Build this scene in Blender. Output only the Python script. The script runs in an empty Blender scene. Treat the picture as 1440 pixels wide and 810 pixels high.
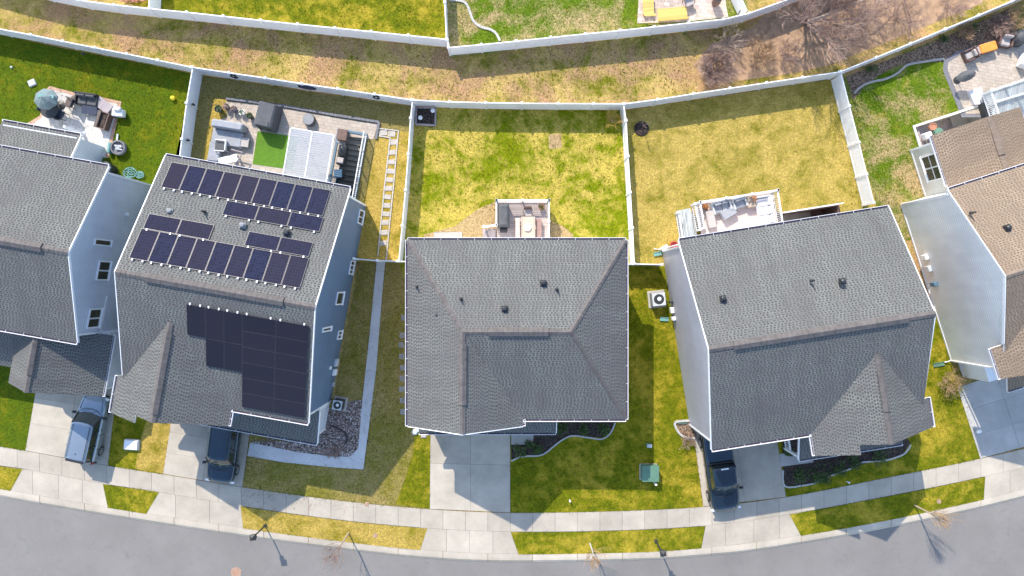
import bpy, bmesh, math, random
from mathutils import Vector, Matrix, geometry
random.seed(7)
rnd = random.uniform
S = bpy.context.scene
COL = S.collection
H = 46.7            # camera height above the lawn, metres
F = 960.0           # focal length in photo pixels
rad = math.radians

def P(u, v, h=0.0):
    """photo position of something standing h metres above the ground -> its place in the world"""
    s = (H - h) / F
    return Vector(((u - 720) * s, (405 - v) * s, h))

def P2(u, v, h=0.0):
    p = P(u, v, h)
    return (p.x, p.y)

# ------------------------------------------------------------------ mesh builder
class MB:
    def __init__(s):
        s.v = []; s.f = []; s.uv = []; s.m = []

    def face(s, pts, mat=0, uv=None):
        n = len(s.v)
        s.v += [tuple(p) for p in pts]
        s.f.append(tuple(range(n, n + len(pts))))
        s.uv.append(uv); s.m.append(mat)

    def obox(s, o, ax, ay, az, mat=0):
        """box from a corner and three edge vectors"""
        o, ax, ay, az = Vector(o), Vector(ax), Vector(ay), Vector(az)
        n = len(s.v)
        c = [o, o + ax, o + ax + ay, o + ay, o + az, o + ax + az, o + ax + ay + az, o + ay + az]
        s.v += [tuple(p) for p in c]
        for q in ((0, 3, 2, 1), (4, 5, 6, 7), (0, 1, 5, 4), (1, 2, 6, 5), (2, 3, 7, 6), (3, 0, 4, 7)):
            s.f.append(tuple(n + i for i in q)); s.uv.append(None); s.m.append(mat)

    def box(s, x, y, z, sx, sy, sz, rz=0.0, mat=0):
        """box centred at x, y with its underside at z"""
        c, t = math.cos(rz), math.sin(rz)
        ax = Vector((c * sx, t * sx, 0)); ay = Vector((-t * sy, c * sy, 0))
        s.obox(Vector((x, y, z)) - ax / 2 - ay / 2, ax, ay, (0, 0, sz), mat)

    def bbox(s, x, y, z, sx, sy, sz, b=.04, rz=0.0, mat=0):
        """box with chamfered vertical and top edges"""
        c, t = math.cos(rz), math.sin(rz)
        def ring(i, zz):
            hx, hy = sx / 2 - i, sy / 2 - i
            k = min(b, hx * .9, hy * .9)
            q = [(hx - k, -hy), (hx, -hy + k), (hx, hy - k), (hx - k, hy), (-hx + k, hy), (-hx, hy - k), (-hx, -hy + k), (-hx + k, -hy)]
            return [(x + c * a - t * d, y + t * a + c * d, zz) for a, d in q]
        s.loft([ring(0, z), ring(0, z + sz - b), ring(b, z + sz)], mat=mat)

    def loft(s, rings, mat=0, cap=True, closed=True):
        n = len(rings[0]); b = len(s.v)
        for r in rings:
            s.v += [tuple(p) for p in r]
        for i in range(len(rings) - 1):
            for j in range(n if closed else n - 1):
                k = (j + 1) % n
                s.f.append((b + i * n + j, b + i * n + k, b + (i + 1) * n + k, b + (i + 1) * n + j)); s.uv.append(None); s.m.append(mat)
        if cap:
            s.f.append(tuple(b + j for j in reversed(range(n)))); s.uv.append(None); s.m.append(mat)
            e = b + (len(rings) - 1) * n
            s.f.append(tuple(e + j for j in range(n))); s.uv.append(None); s.m.append(mat)

    def prism(s, poly, z0, z1, mat=0):
        """vertical prism over a plan outline"""
        poly = ccw(poly)
        s.loft([[(x, y, z0) for x, y in poly], [(x, y, z1) for x, y in poly]], mat=mat)

    def sheet(s, outline, z=0.0, holes=(), mat=0):
        loops = [[Vector((x, y, 0)) for x, y in outline]] + [[Vector((x, y, 0)) for x, y in h] for h in holes]
        flat = [p for l in loops for p in l]
        b = len(s.v)
        s.v += [(p.x, p.y, z) for p in flat]
        for t in geometry.tessellate_polygon(loops):
            a, c, d = (flat[i] for i in t)
            if (c - a).cross(d - a).z < 0:
                t = (t[0], t[2], t[1])
            s.f.append(tuple(b + i for i in t)); s.uv.append(None); s.m.append(mat)

    def tube(s, pts, r, n=6, mat=0, cap=True):
        pts = [Vector(p) for p in pts]
        if not isinstance(r, (list, tuple)):
            r = [r] * len(pts)
        rings = []
        for i, p in enumerate(pts):
            d = (pts[min(i + 1, len(pts) - 1)] - pts[max(i - 1, 0)])
            if d.length < 1e-6: d = Vector((0, 0, 1))
            d.normalize()
            a = d.cross(Vector((0, 0, 1)) if abs(d.z) < .9 else Vector((1, 0, 0))).normalized()
            c = d.cross(a)
            rings.append([p + (a * math.cos(6.2832 * k / n) + c * math.sin(6.2832 * k / n)) * r[i] for k in range(n)])
        s.loft(rings, mat=mat, cap=cap)

    def lathe(s, prof, x=0.0, y=0.0, n=20, mat=0, sx=1.0, sy=1.0):
        s.loft([[(x + sx * r * math.cos(6.2832 * k / n), y + sy * r * math.sin(6.2832 * k / n), z) for k in range(n)] for r, z in prof], mat=mat)

    def slab(s, pts, t=.12, mat=0, edge=1):
        """roof plane: outline of the top surface, shingle uv in metres, thickness straight down"""
        pts = [Vector(p) for p in pts]
        nrm = Vector((0, 0, 0))
        for i in range(len(pts)):
            a, b = pts[i], pts[(i + 1) % len(pts)]
            nrm += Vector(((a.y - b.y) * (a.z + b.z), (a.z - b.z) * (a.x + b.x), (a.x - b.x) * (a.y + b.y)))
        if nrm.z < 0:
            pts.reverse(); nrm = -nrm
        nrm.normalize()
        hz = Vector((-nrm.y, nrm.x, 0))
        hz = hz.normalized() if hz.length > 1e-4 else Vector((1, 0, 0))
        up = nrm.cross(hz)
        s.face(pts, mat, [(p.dot(hz), p.dot(up)) for p in pts])
        low = [p - Vector((0, 0, t)) for p in pts]
        s.face(list(reversed(low)), edge)
        for i in range(len(pts)):
            j = (i + 1) % len(pts)
            s.face([low[i], low[j], pts[j], pts[i]], edge)

    def build(s, name, mats, parent=None, world=False, smooth=False, sub=0, loc=None):
        if not isinstance(mats, (list, tuple)): mats = [mats]
        vs = s.v
        if parent is not None and world:
            inv = root_matrix(parent).inverted()
            vs = [tuple(inv @ Vector(p)) for p in vs]
        o_loc = None
        if parent is None:
            if loc is None:
                xs = [p[0] for p in vs]; ys = [p[1] for p in vs]; zs = [p[2] for p in vs]
                o_loc = ((min(xs) + max(xs)) / 2, (min(ys) + max(ys)) / 2, min(zs))
            else:
                o_loc = loc
            vs = [(p[0] - o_loc[0], p[1] - o_loc[1], p[2] - o_loc[2]) for p in vs]
        me = bpy.data.meshes.new(name)
        me.from_pydata(vs, [], s.f)
        if any(u is not None for u in s.uv):
            lay = me.uv_layers.new(name='UVMap')
            for poly, u in zip(me.polygons, s.uv):
                if u:
                    for li, q in zip(poly.loop_indices, u): lay.data[li].uv = q
        for m in mats: me.materials.append(m)
        me.polygons.foreach_set('material_index', s.m)
        if smooth: me.polygons.foreach_set('use_smooth', [True] * len(me.polygons))
        me.update()
        o = bpy.data.objects.new(name, me)
        COL.objects.link(o)
        if parent is not None: o.parent = parent
        if o_loc: o.location = o_loc
        if sub:
            md = o.modifiers.new('round', 'SUBSURF'); md.levels = md.render_levels = sub
        return o

def ccw(poly):
    a = sum(poly[i][0] * poly[(i + 1) % len(poly)][1] - poly[(i + 1) % len(poly)][0] * poly[i][1] for i in range(len(poly)))
    return list(poly) if a > 0 else list(reversed(poly))

def root_matrix(o):
    m = Matrix.Identity(4)
    while o is not None:
        m = Matrix.LocRotScale(o.location, o.rotation_euler, o.scale) @ m
        o = o.parent
    return m

def tag(o, label, cat, group=None, kind=None):
    if label: o['label'] = label
    if cat: o['category'] = cat
    if group: o['group'] = group
    if kind: o['kind'] = kind
    return o

def thing(name, label, cat, loc=(0, 0, 0), rz=0.0, group=None):
    o = bpy.data.objects.new(name, None)
    o.empty_display_size = .3
    COL.objects.link(o)
    o.location = loc; o.rotation_euler = (0, 0, rz)
    return tag(o, label, cat, group)

def struct(o):
    o['kind'] = 'structure'
    return o

def copy_tree(o, parent=None):
    c = o.copy(); COL.objects.link(c); c.parent = parent
    for ch in list(o.children): copy_tree(ch, c)
    return c

def spline(pts, n=8):
    out = []
    for i in range(len(pts) - 1):
        p0, p1, p2, p3 = (Vector(pts[max(0, min(len(pts) - 1, i + k))]) for k in (-1, 0, 1, 2))
        for k in range(n):
            t = k / n
            out.append(.5 * ((2 * p1) + (p2 - p0) * t + (2 * p0 - 5 * p1 + 4 * p2 - p3) * t * t + (3 * p1 - p0 - 3 * p2 + p3) * t ** 3))
    out.append(Vector(pts[-1]))
    return out

# ------------------------------------------------------------------ materials
class NT:
    def __init__(s, name):
        s.mat = bpy.data.materials.new(name); s.mat.use_nodes = True
        s.t = s.mat.node_tree
        s.b = s.t.nodes['Principled BSDF']
    def n(s, kind, **kw):
        o = s.t.nodes.new(kind)
        for k, v in kw.items():
            if k in ('operation', 'blend_type', 'data_type', 'noise_dimensions', 'feature', 'wave_type', 'bands_direction', 'wave_profile', 'use_clamp', 'distance', 'voronoi_dimensions'):
                setattr(o, k, v)
            else:
                key = int(k[1:]) if k[0] == 'i' and k[1:].isdigit() else k.replace('_', ' ')
                if isinstance(v, bpy.types.NodeSocket): s.t.links.new(v, o.inputs[key])
                else: o.inputs[key].default_value = v
        return o
    def link(s, a, b): s.t.links.new(a, b)
    def math(s, op, a, b=0.0, c=None):
        kw = dict(operation=op, i0=a, i1=b)
        if c is not None: kw['i2'] = c
        return s.n('ShaderNodeMath', **kw).outputs[0]
    def mix(s, f, a, b, blend='MIX'):
        o = s.t.nodes.new('ShaderNodeMix'); o.data_type = 'RGBA'; o.blend_type = blend; o.clamp_factor = True
        for key, v in ((0, f), (6, a), (7, b)):
            if isinstance(v, bpy.types.NodeSocket): s.t.links.new(v, o.inputs[key])
            else: o.inputs[key].default_value = v if key == 0 else (*v, 1)
        return o.outputs[2]
    def noise(s, co, scale, detail=3.0, rough=.55, dist=0.0):
        return s.n('ShaderNodeTexNoise', Vector=co, Scale=scale, Detail=detail, Roughness=rough, Distortion=dist).outputs[0]
    def ramp(s, x, lo, hi):
        return s.n('ShaderNodeMapRange', i0=x, i1=lo, i2=hi).outputs[0]
    def pos(s): return s.n('ShaderNodeNewGeometry').outputs['Position']
    def obj(s): return s.n('ShaderNodeTexCoord').outputs['Object']
    def uv(s): return s.n('ShaderNodeTexCoord').outputs['UV']
    def bump(s, h, strength, dist):
        b = s.n('ShaderNodeBump', Strength=strength, Distance=dist, Height=h)
        s.link(b.outputs[0], s.b.inputs['Normal'])
    def out(s, col=None, rough=None, **kw):
        for key, v in (('Base Color', col), ('Roughness', rough), *((k.replace('_', ' '), v) for k, v in kw.items())):
            if v is None: continue
            if isinstance(v, bpy.types.NodeSocket): s.link(v, s.b.inputs[key])
            else: s.b.inputs[key].default_value = (*v, 1) if isinstance(v, tuple) and len(v) == 3 else v
        return s.mat

def plain(name, col, rough=.6, vary=.12, scale=3.0, bump=0.0, **kw):
    t = NT(name)
    f = t.noise(t.pos(), scale, 5.0, .65)
    d = tuple(c * (1 - vary) for c in col); l = tuple(min(1, c * (1 + vary)) for c in col)
    c = t.mix(t.ramp(f, .3, .7), d, l)
    if bump: t.bump(t.noise(t.pos(), scale * 14, 3.0), bump, .02)
    return t.out(c, rough, **kw)

def grass(name, green, straw, bias, dirt=None, dirt_bias=.75, patch=.22, contrast=1.0, seed=0.0, deep=(.04, .085, .006)):
    """turf: fresh blades, dormant straw and bare soil in patches, grainy at blade-clump size"""
    t = NT(name)
    p = t.n('ShaderNodeVectorMath', operation='ADD', i0=t.pos(), i1=(seed * 13.7, seed * 7.3, 0)).outputs[0]
    big = t.noise(p, patch, 6.0, .66, .8)
    mid = t.noise(p, 1.7, 5.0, .7)
    fine = t.noise(p, 7.5, 4.0, .8, .6)
    fib = t.noise(p, 19.0, 2.0, .8, 1.4)
    k = t.math('ADD', t.math('MULTIPLY', big, 1.5), t.math('MULTIPLY', mid, .85))
    k = t.math('ADD', k, t.math('MULTIPLY', fine, .55))                      # about 0.7 .. 2.2
    f = t.ramp(k, 1.45 + bias - .24 / contrast, 1.45 + bias + .24 / contrast)
    c = t.mix(f, straw, green)
    lush = t.ramp(t.math('ADD', mid, t.math('MULTIPLY', big, .6)), .86 + bias * .5, 1.1 + bias * .5)
    c = t.mix(t.math('MULTIPLY', lush, .6), c, deep)
    if dirt:
        g = t.ramp(t.math('ADD', t.noise(p, .35, 6.0, .7, .5), t.math('MULTIPLY', fine, .3)), dirt_bias - .05, dirt_bias + .12)
        c = t.mix(t.math('MULTIPLY', g, .85), c, dirt)
    v = t.ramp(fine, .33, .68)
    c = t.mix(.75, c, t.mix(v, tuple(.38 for _ in range(3)), (1.6, 1.55, 1.5)), 'MULTIPLY')
    w = t.ramp(fib, .34, .68)
    c = t.mix(.75, c, t.mix(w, (.42, .42, .42), (1.62, 1.6, 1.5)), 'MULTIPLY')
    hgt = t.math('ADD', fine, t.math('MULTIPLY', fib, .6))
    t.bump(hgt, .8, .09)
    return t.out(c, .9, Specular_IOR_Level=.12)

def shingle(name, light, dark, tint):
    """laminated shingles: courses with dark tabs, uv in metres up the slope"""
    t = NT(name)
    sep = t.n('ShaderNodeSeparateXYZ', i0=t.uv())
    u, v = sep.outputs[0], sep.outputs[1]
    vr = t.math('DIVIDE', v, .138)
    row = t.math('FLOOR', vr); fv = t.math('FRACT', vr)
    wn = t.n('ShaderNodeTexWhiteNoise', Vector=t.n('ShaderNodeCombineXYZ', i0=row, i1=3.0).outputs[0]).outputs[0]
    x = t.math('ADD', t.math('ADD', t.math('DIVIDE', u, .21), t.math('MULTIPLY', row, .5)), t.math('MULTIPLY', wn, .9))
    cell = t.math('FLOOR', x); fr = t.math('FRACT', x)
    rc = t.n('ShaderNodeTexWhiteNoise', Vector=t.n('ShaderNodeCombineXYZ', i0=cell, i1=row, i2=1.0).outputs[0]).outputs[0]
    tab = t.math('MULTIPLY', t.math('LESS_THAN', fr, t.math('MULTIPLY', t.math('ADD', .28, t.math('MULTIPLY', rc, .42)), t.math('GREATER_THAN', rc, .08))), t.math('LESS_THAN', fv, .66))
    p = t.pos()
    lt = t.mix(rc, tuple(c * .8 for c in light), tuple(c * 1.16 for c in light))
    c = t.mix(t.math('MULTIPLY', tab, .95), lt, dark)
    c = t.mix(t.ramp(t.noise(p, .5, 5.0, .6), .36, .66), c, t.mix(.55, c, tint))
    c = t.mix(t.ramp(t.noise(p, 1.3, 3.0, .6), .45, .7), c, t.mix(.3, c, tuple(k * f for k, f in zip(tint, (1.12, 1.0, 1.02)))))
    c = t.mix(.4, c, t.mix(t.ramp(t.noise(p, 34.0, 2.0), .3, .7), (.6, .6, .6), (1.4, 1.4, 1.4)), 'MULTIPLY')
    st = t.noise(t.n('ShaderNodeCombineXYZ', i0=t.math('MULTIPLY', u, 1.5), i1=t.math('MULTIPLY', v, .14)).outputs[0], 1.0, 4.0)
    c = t.mix(.3, c, t.mix(t.ramp(st, .35, .65), (.75, .75, .77), (1.18, 1.18, 1.18)), 'MULTIPLY')
    t.bump(t.math('SUBTRACT', 1.0, fv), .35, .012)
    return t.out(c, .95, Specular_IOR_Level=.06)

def siding(name, col, lap=.19):
    t = NT(name)
    z = t.n('ShaderNodeSeparateXYZ', i0=t.pos()).outputs[2]
    fr = t.math('FRACT', t.math('DIVIDE', z, lap))
    seam = t.math('LESS_THAN', fr, .22)
    p = t.pos()
    c = t.mix(t.ramp(t.noise(p, .45, 5.0, .6), .3, .7), tuple(x * .88 for x in col), tuple(min(1, x * 1.08) for x in col))
    c = t.mix(t.math('MULTIPLY', seam, .75), c, tuple(x * .74 for x in col))
    st = t.n('ShaderNodeVectorMath', operation='MULTIPLY', i0=p, i1=(2.2, 2.2, .35)).outputs[0]
    c = t.mix(.22, c, t.mix(t.ramp(t.noise(st, 1.0, 5.0), .3, .7), (.78, .78, .8), (1.15, 1.15, 1.13)), 'MULTIPLY')
    t.bump(fr, .8, .03)
    return t.out(c, .55, Specular_IOR_Level=.3)

def concrete(name, col, stain=.22):
    t = NT(name); p = t.pos()
    info = t.n('ShaderNodeAttribute'); info.attribute_name = 'slab'
    c = t.mix(t.ramp(t.noise(p, .6, 6.0, .65), .3, .7), tuple(x * (1 - stain) for x in col), tuple(x * 1.1 for x in col))
    c = t.mix(.5, c, t.mix(t.ramp(t.noise(p, 26.0, 3.0, .7), .25, .75), (.8, .79, .78), (1.18, 1.18, 1.18)), 'MULTIPLY')
    blot = t.ramp(t.noise(p, 1.9, 4.0, .75, 1.0), .64, .76)
    c = t.mix(t.math('MULTIPLY', blot, .22), c, tuple(x * .6 for x in col))
    tone = t.mix(info.outputs['Fac'], (.86, .85, .84), (1.12, 1.12, 1.12))
    c = t.mix(1.0, c, tone, 'MULTIPLY')
    t.bump(t.noise(p, 40.0, 2.0), .15, .01)
    return t.out(c, .85, Specular_IOR_Level=.3)

def pavers(name, col, joint, sx, sy, ang, vary=.2):
    t = NT(name)
    m = t.n('ShaderNodeMapping', Vector=t.pos(), Rotation=(0, 0, ang))
    b = t.n('ShaderNodeTexBrick', Vector=m.outputs[0], Color1=(*[c * (1 - vary) for c in col], 1), Color2=(*[min(1, c * (1 + vary)) for c in col], 1), Mortar=(*joint, 1), Scale=1.0, Mortar_Size=.012, Brick_Width=sx, Row_Height=sy)
    c = t.mix(.5, b.outputs[0], t.mix(t.ramp(t.noise(t.pos(), 3.0, 5.0), .3, .7), (.75, .75, .75), (1.2, 1.2, 1.2)), 'MULTIPLY')
    t.bump(b.outputs[1], -.3, .01)
    return t.out(c, .8)

def rubble(name, a, b, c2, size=9.0, relief=.06):
    t = NT(name)
    vo = t.n('ShaderNodeTexVoronoi', Vector=t.pos(), Scale=size, Randomness=1.0)
    s = t.n('ShaderNodeSeparateColor', i0=vo.outputs[1])
    c = t.mix(s.outputs[0], a, b)
    c = t.mix(t.math('GREATER_THAN', s.outputs[1], .72), c, c2)
    c = t.mix(t.ramp(vo.outputs[0], .35, .75), c, tuple(x * .25 for x in a))
    c = t.mix(.4, c, t.mix(t.noise(t.pos(), .8, 4.0), (.6, .6, .6), (1.4, 1.4, 1.4)), 'MULTIPLY')
    t.bump(vo.outputs[0], -1.0, relief)
    return t.out(c, .9)

def planks(name, col, width, ang, joint=.4, vary=.16):
    t = NT(name)
    m = t.n('ShaderNodeMapping', Vector=t.pos(), Rotation=(0, 0, ang))
    x = t.n('ShaderNodeSeparateXYZ', i0=m.outputs[0]).outputs[0]
    q = t.math('DIVIDE', x, width)
    wn = t.n('ShaderNodeTexWhiteNoise', Vector=t.n('ShaderNodeCombineXYZ', i0=t.math('FLOOR', q)).outputs[0]).outputs[0]
    c = t.mix(wn, tuple(k * (1 - vary) for k in col), tuple(min(1, k * (1 + vary)) for k in col))
    c = t.mix(t.math('MULTIPLY', t.math('LESS_THAN', t.math('FRACT', q), .12), 1 - joint), c, tuple(k * .2 for k in col))
    c = t.mix(.35, c, t.mix(t.noise(t.pos(), 5.0, 5.0), (.6, .6, .6), (1.4, 1.4, 1.4)), 'MULTIPLY')
    return t.out(c, .75)

M = {}
M['asphalt'] = None
def make_asphalt():
    t = NT('asphalt'); p = t.pos()
    c = t.mix(t.ramp(t.noise(p, .25, 6.0, .6), .3, .7), (.168, .156, .146), (.215, .202, .19))
    c = t.mix(.45, c, t.mix(t.ramp(t.noise(p, 22.0, 3.0, .8), .25, .75), (.72, .72, .72), (1.28, 1.28, 1.28)), 'MULTIPLY')
    st = t.ramp(t.noise(p, .9, 5.0, .7, 1.5), .55, .78)
    c = t.mix(t.math('MULTIPLY', st, .4), c, (.10, .10, .11))
    t.bump(t.noise(p, 60.0, 2.0), .3, .01)
    return t.out(c, .82)
M['asphalt'] = make_asphalt()
M['walk'] = concrete('sidewalk_concrete', (.435, .39, .325))
M['drive'] = concrete('driveway_concrete', (.42, .39, .34), .2)
M['drive_grey'] = concrete('grey_driveway_concrete', (.47, .455, .43), .2)
M['kerb'] = concrete('kerb_concrete', (.49, .435, .36))
M['path'] = concrete('pale_path_concrete', (.62, .62, .63), .12)
M['joint'] = plain('joint_dark', (.10, .09, .08), .9)
G, ST = (.150, .182, .012), (.40, .315, .085)
M['alley'] = grass('alley_turf', (.175, .18, .012), (.50, .37, .13), .05, (.41, .245, .15), .64, .26, 1.6, 1)
M['lawn_lush'] = grass('lush_turf', (.10, .145, .003), (.25, .215, .010), -.3, None, .7, .3, .8, 2, (.055, .11, .004))
M['lawn_brown'] = grass('dormant_turf', (.215, .19, .045), (.32, .25, .10), .05, None, .7, .3, .7, 3, (.13, .115, .02))
M['lawn_mottled'] = grass('mottled_turf', (.19, .23, .003), (.53, .42, .09), .0, (.50, .36, .17), .84, .38, 1.7, 4, (.085, .14, .003))
M['lawn_straw'] = grass('straw_turf', (.215, .20, .02), (.49, .37, .10), .10, None, .7, .5, 1.1, 5, (.16, .16, .015))
M['lawn_patchy'] = grass('patchy_turf', (.12, .19, .008), (.36, .29, .05), -.26, (.47, .34, .19), .66, .3, 1.4, 6, (.06, .13, .006))
M['lawn_front'] = grass('front_turf', (.16, .175, .004), (.46, .35, .04), -.14, None, .8, .35, 1.2, 7, (.06, .10, .003))
M['lawn_gold'] = grass('golden_turf', (.25, .21, .02), (.48, .345, .085), .10, None, .8, .5, 1.2, 8, (.18, .16, .015))
M['turf'] = plain('artificial_turf', (.085, .19, .008), .9, .25, 9.0, .5)
M['soil'] = plain('bare_soil', (.345, .225, .14), .95, .38, 2.2, .6)
M['mulch'] = rubble('dark_mulch', (.055, .035, .028), (.10, .065, .05), (.03, .025, .02), 11.0, .05)
M['leaf_mulch'] = rubble('leaf_litter', (.26, .17, .11), (.36, .255, .17), (.18, .11, .075), 12.0, .05)
M['rock'] = rubble('river_rock', (.24, .17, .15), (.36, .275, .24), (.50, .45, .42), 10.0, .08)
M['shingle'] = shingle('grey_shingle', (.166, .17, .163), (.058, .06, .059), (.102, .10, .102))
M['shingle_tan'] = shingle('tan_shingle', (.285, .223, .165), (.13, .097, .071), (.185, .14, .106))
M['cap'] = plain('ridge_shingle', (.112, .10, .098), .9, .25, 3.0, .3)
M['cap_tan'] = plain('tan_ridge_shingle', (.21, .16, .125), .9, .2, 3.0, .3)
M['siding_blue'] = siding('blue_grey_siding', (.64, .68, .76))
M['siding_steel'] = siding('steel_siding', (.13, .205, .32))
M['siding_lilac'] = siding('lilac_grey_siding', (.48, .47, .53))
M['siding_pale'] = siding('pale_grey_siding', (.92, .92, .93))
M['siding_white'] = siding('cream_siding', (.72, .70, .66))
M['white'] = plain('white_vinyl', (.80, .80, .80), .4, .05, 1.2)
M['fence'] = plain('fence_vinyl', (.84, .84, .85), .42, .06, .8)
M['trim'] = plain('white_trim', (.80, .80, .82), .45, .04)
M['trough'] = plain('gutter_dirt_shade', (.07, .055, .085), .8)  # trough floor colour: dirt plus the depth shade inside the gutter, painted in
M['glass'] = plain('window_glass', (.025, .035, .035), .06, .1, 1.0, 0, Specular_IOR_Level=.9)
M['dark'] = plain('dark_metal', (.03, .032, .036), .45)
M['black'] = plain('black_plastic', (.022, .022, .026), .5)
M['grey'] = plain('grey_plastic', (.22, .23, .245), .6)
M['lightgrey'] = plain('pale_metal', (.5, .52, .54), .4)
M['cover'] = plain('grey_cover_fabric', (.085, .088, .095), .8, .2, 2.5, .4)
M['fabric'] = plain('grey_cushion', (.30, .31, .335), .9, .12)
M['fabric_light'] = plain('pale_cushion', (.42, .375, .355), .9, .12)
M['fabric_white'] = plain('white_cushion', (.60, .59, .61), .9, .06)
M['navy'] = plain('navy_fabric', (.03, .04, .075), .8)
M['teal'] = plain('teal_fabric', (.14, .19, .20), .8, .1)
M['aqua'] = plain('aqua_plastic', (.15, .32, .30), .5)
M['wicker'] = plain('brown_wicker', (.12, .095, .085), .8, .3, 12)
M['wood'] = planks('warm_wood', (.50, .41, .32), .14, 0)
M['wood_dark'] = plain('dark_wood', (.13, .075, .06), .6, .25, 5)
M['wood_yellow'] = planks('yellow_wood', (.62, .42, .12), .12, math.pi / 2 - .1)
M['wood_grey'] = planks('weathered_wood', (.36, .31, .32), .1, .6)
M['deck'] = planks('deck_boards', (.46, .385, .36), .15, math.pi / 2, .3)
M['deck_rose'] = planks('rose_deck_boards', (.60, .48, .435), .15, 1.72, .6, .05)
M['deck_grey'] = planks('grey_deck_boards', (.40, .43, .44), .15, .16, .5)
M['patio_white'] = pavers('white_pavers', (.52, .50, .475), (.33, .31, .29), .5, .35, .3, .12)
M['patio_tan'] = pavers('tan_pavers', (.43, .365, .305), (.28, .24, .2), .4, .22, .17, .1)
M['patio_pink'] = pavers('pink_pavers', (.52, .42, .36), (.33, .26, .22), .4, .25, .1, .2)
M['brick'] = pavers('brick_border', (.52, .32, .22), (.3, .2, .15), .22, .1, .2, .15)
M['edge'] = plain('grey_block', (.17, .17, .19), .9, .2, 6)
M['edge_white'] = plain('white_edging', (.47, .455, .43), .8, .12, 5)
M['stone'] = plain('paving_stone', (.41, .375, .34), .85, .15, 4)
M['blueliner'] = plain('blue_wall', (.09, .17, .24), .6)
M['green_box'] = plain('green_enamel', (.10, .20, .14), .5, .12, 2)
M['bark'] = plain('bark', (.17, .12, .105), .9, .25, 6)
M['bark_pale'] = plain('pale_bark', (.42, .33, .26), .9, .2, 6)
M['twig'] = plain('twigs', (.34, .235, .195), .9, .2, 4)
M['twig_tan'] = plain('tan_twigs', (.40, .27, .16), .9, .2, 4)
M['leaf'] = plain('evergreen_leaf', (.055, .10, .018), .7, .3, 5)
M['leaf_olive'] = plain('olive_leaf', (.20, .17, .03), .8, .3, 5)
M['leaf_gold'] = plain('golden_leaf', (.5, .33, .08), .8, .3, 5)
M['flower'] = plain('orange_flower', (.62, .24, .06), .8, .3, 9)
M['orange'] = plain('orange_fabric', (.75, .29, .05), .8)
M['terracotta'] = plain('terracotta', (.42, .19, .12), .8)
M['red'] = plain('red_plastic', (.65, .16, .12), .5)
M['yellow'] = plain('yellow_plastic', (.80, .62, .03), .4)
M['rubber'] = plain('tyre_rubber', (.02, .02, .022), .8)
M['rim'] = plain('wheel_rim', (.5, .5, .52), .3, .05, 1, 0, Metallic=.8)
M['lamp_red'] = plain('tail_lamp', (.35, .02, .02), .2)
M['lamp_clear'] = plain('head_lamp', (.75, .78, .8), .1)
M['rust'] = plain('manhole_iron', (.36, .24, .17), .8, .3, 7)

def paint(name, col, metallic=.55, rough=.22):
    t = NT(name)
    f = t.noise(t.pos(), 1.6, 4.0)
    c = t.mix(f, tuple(x * .95 for x in col), tuple(x * 1.05 for x in col))
    return t.out(c, rough, Metallic=metallic, Coat_Weight=.6, Coat_Roughness=.06)
M['paint_blue'] = paint('steel_blue_paint', (.24, .29, .35), .4, .26)
M['paint_silver'] = paint('silver_paint', (.42, .46, .52), .5, .3)
M['paint_navy'] = paint('navy_paint', (.007, .028, .050), .15, .12)
M['paint_black'] = paint('black_paint', (.006, .016, .030), .1, .12)

def make_panel():
    """monocrystalline module: cell grid with faint bus lines under glass, uv in cells"""
    t = NT('solar_cells')
    sep = t.n('ShaderNodeSeparateXYZ', i0=t.uv())
    fx, fy = t.math('FRACT', sep.outputs[0]), t.math('FRACT', sep.outputs[1])
    e = t.math('MAXIMUM', t.math('LESS_THAN', fx, .07), t.math('LESS_THAN', fy, .07))
    cell = t.n('ShaderNodeTexWhiteNoise', Vector=t.n('ShaderNodeCombineXYZ', i0=t.math('FLOOR', sep.outputs[0]), i1=t.math('FLOOR', sep.outputs[1])).outputs[0]).outputs[0]
    info = t.n('ShaderNodeObjectInfo').outputs['Random']
    c = t.mix(cell, (.015, .018, .038), (.022, .026, .056))
    c = t.mix(info, c, t.mix(.7, c, (.032, .027, .040)))
    c = t.mix(t.math('MULTIPLY', e, .7), c, (.048, .05, .07))
    t.b.inputs['Specular IOR Level'].default_value = 0.0
    return t.out(c, .5)
M['solar'] = make_panel()
M['solar_frame'] = plain('panel_frame', (.075, .075, .095), .4)
M['solar_frame_black'] = plain('black_panel_frame', (.045, .042, .055), .4)
def make_panel_black():
    t = NT('black_solar_cells')
    sep = t.n('ShaderNodeSeparateXYZ', i0=t.uv())
    fx, fy = t.math('FRACT', sep.outputs[0]), t.math('FRACT', sep.outputs[1])
    e = t.math('MAXIMUM', t.math('LESS_THAN', fx, .06), t.math('LESS_THAN', fy, .06))
    info = t.n('ShaderNodeObjectInfo').outputs['Random']
    c = t.mix(info, (.013, .012, .019), (.019, .016, .024))
    c = t.mix(t.math('MULTIPLY', e, .5), c, (.035, .033, .055))
    return t.out(c, .25, Specular_IOR_Level=.25)
M['solar_black'] = make_panel_black()

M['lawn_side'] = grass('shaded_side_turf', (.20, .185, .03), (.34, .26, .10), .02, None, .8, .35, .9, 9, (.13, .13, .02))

M['slat'] = plain('pergola_slat', (.56, .56, .565), .5, .06)

M['bare'] = grass('bare_turf', (.30, .25, .06), (.47, .35, .18), .2, (.46, .33, .18), .55, .5, 1.2, 11)

M['redwood'] = plain('reddish_bench', (.30, .19, .165), .7, .15, 5)

M['dull_stone'] = plain('dull_stone', (.27, .255, .23), .9, .2, 4)
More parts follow.
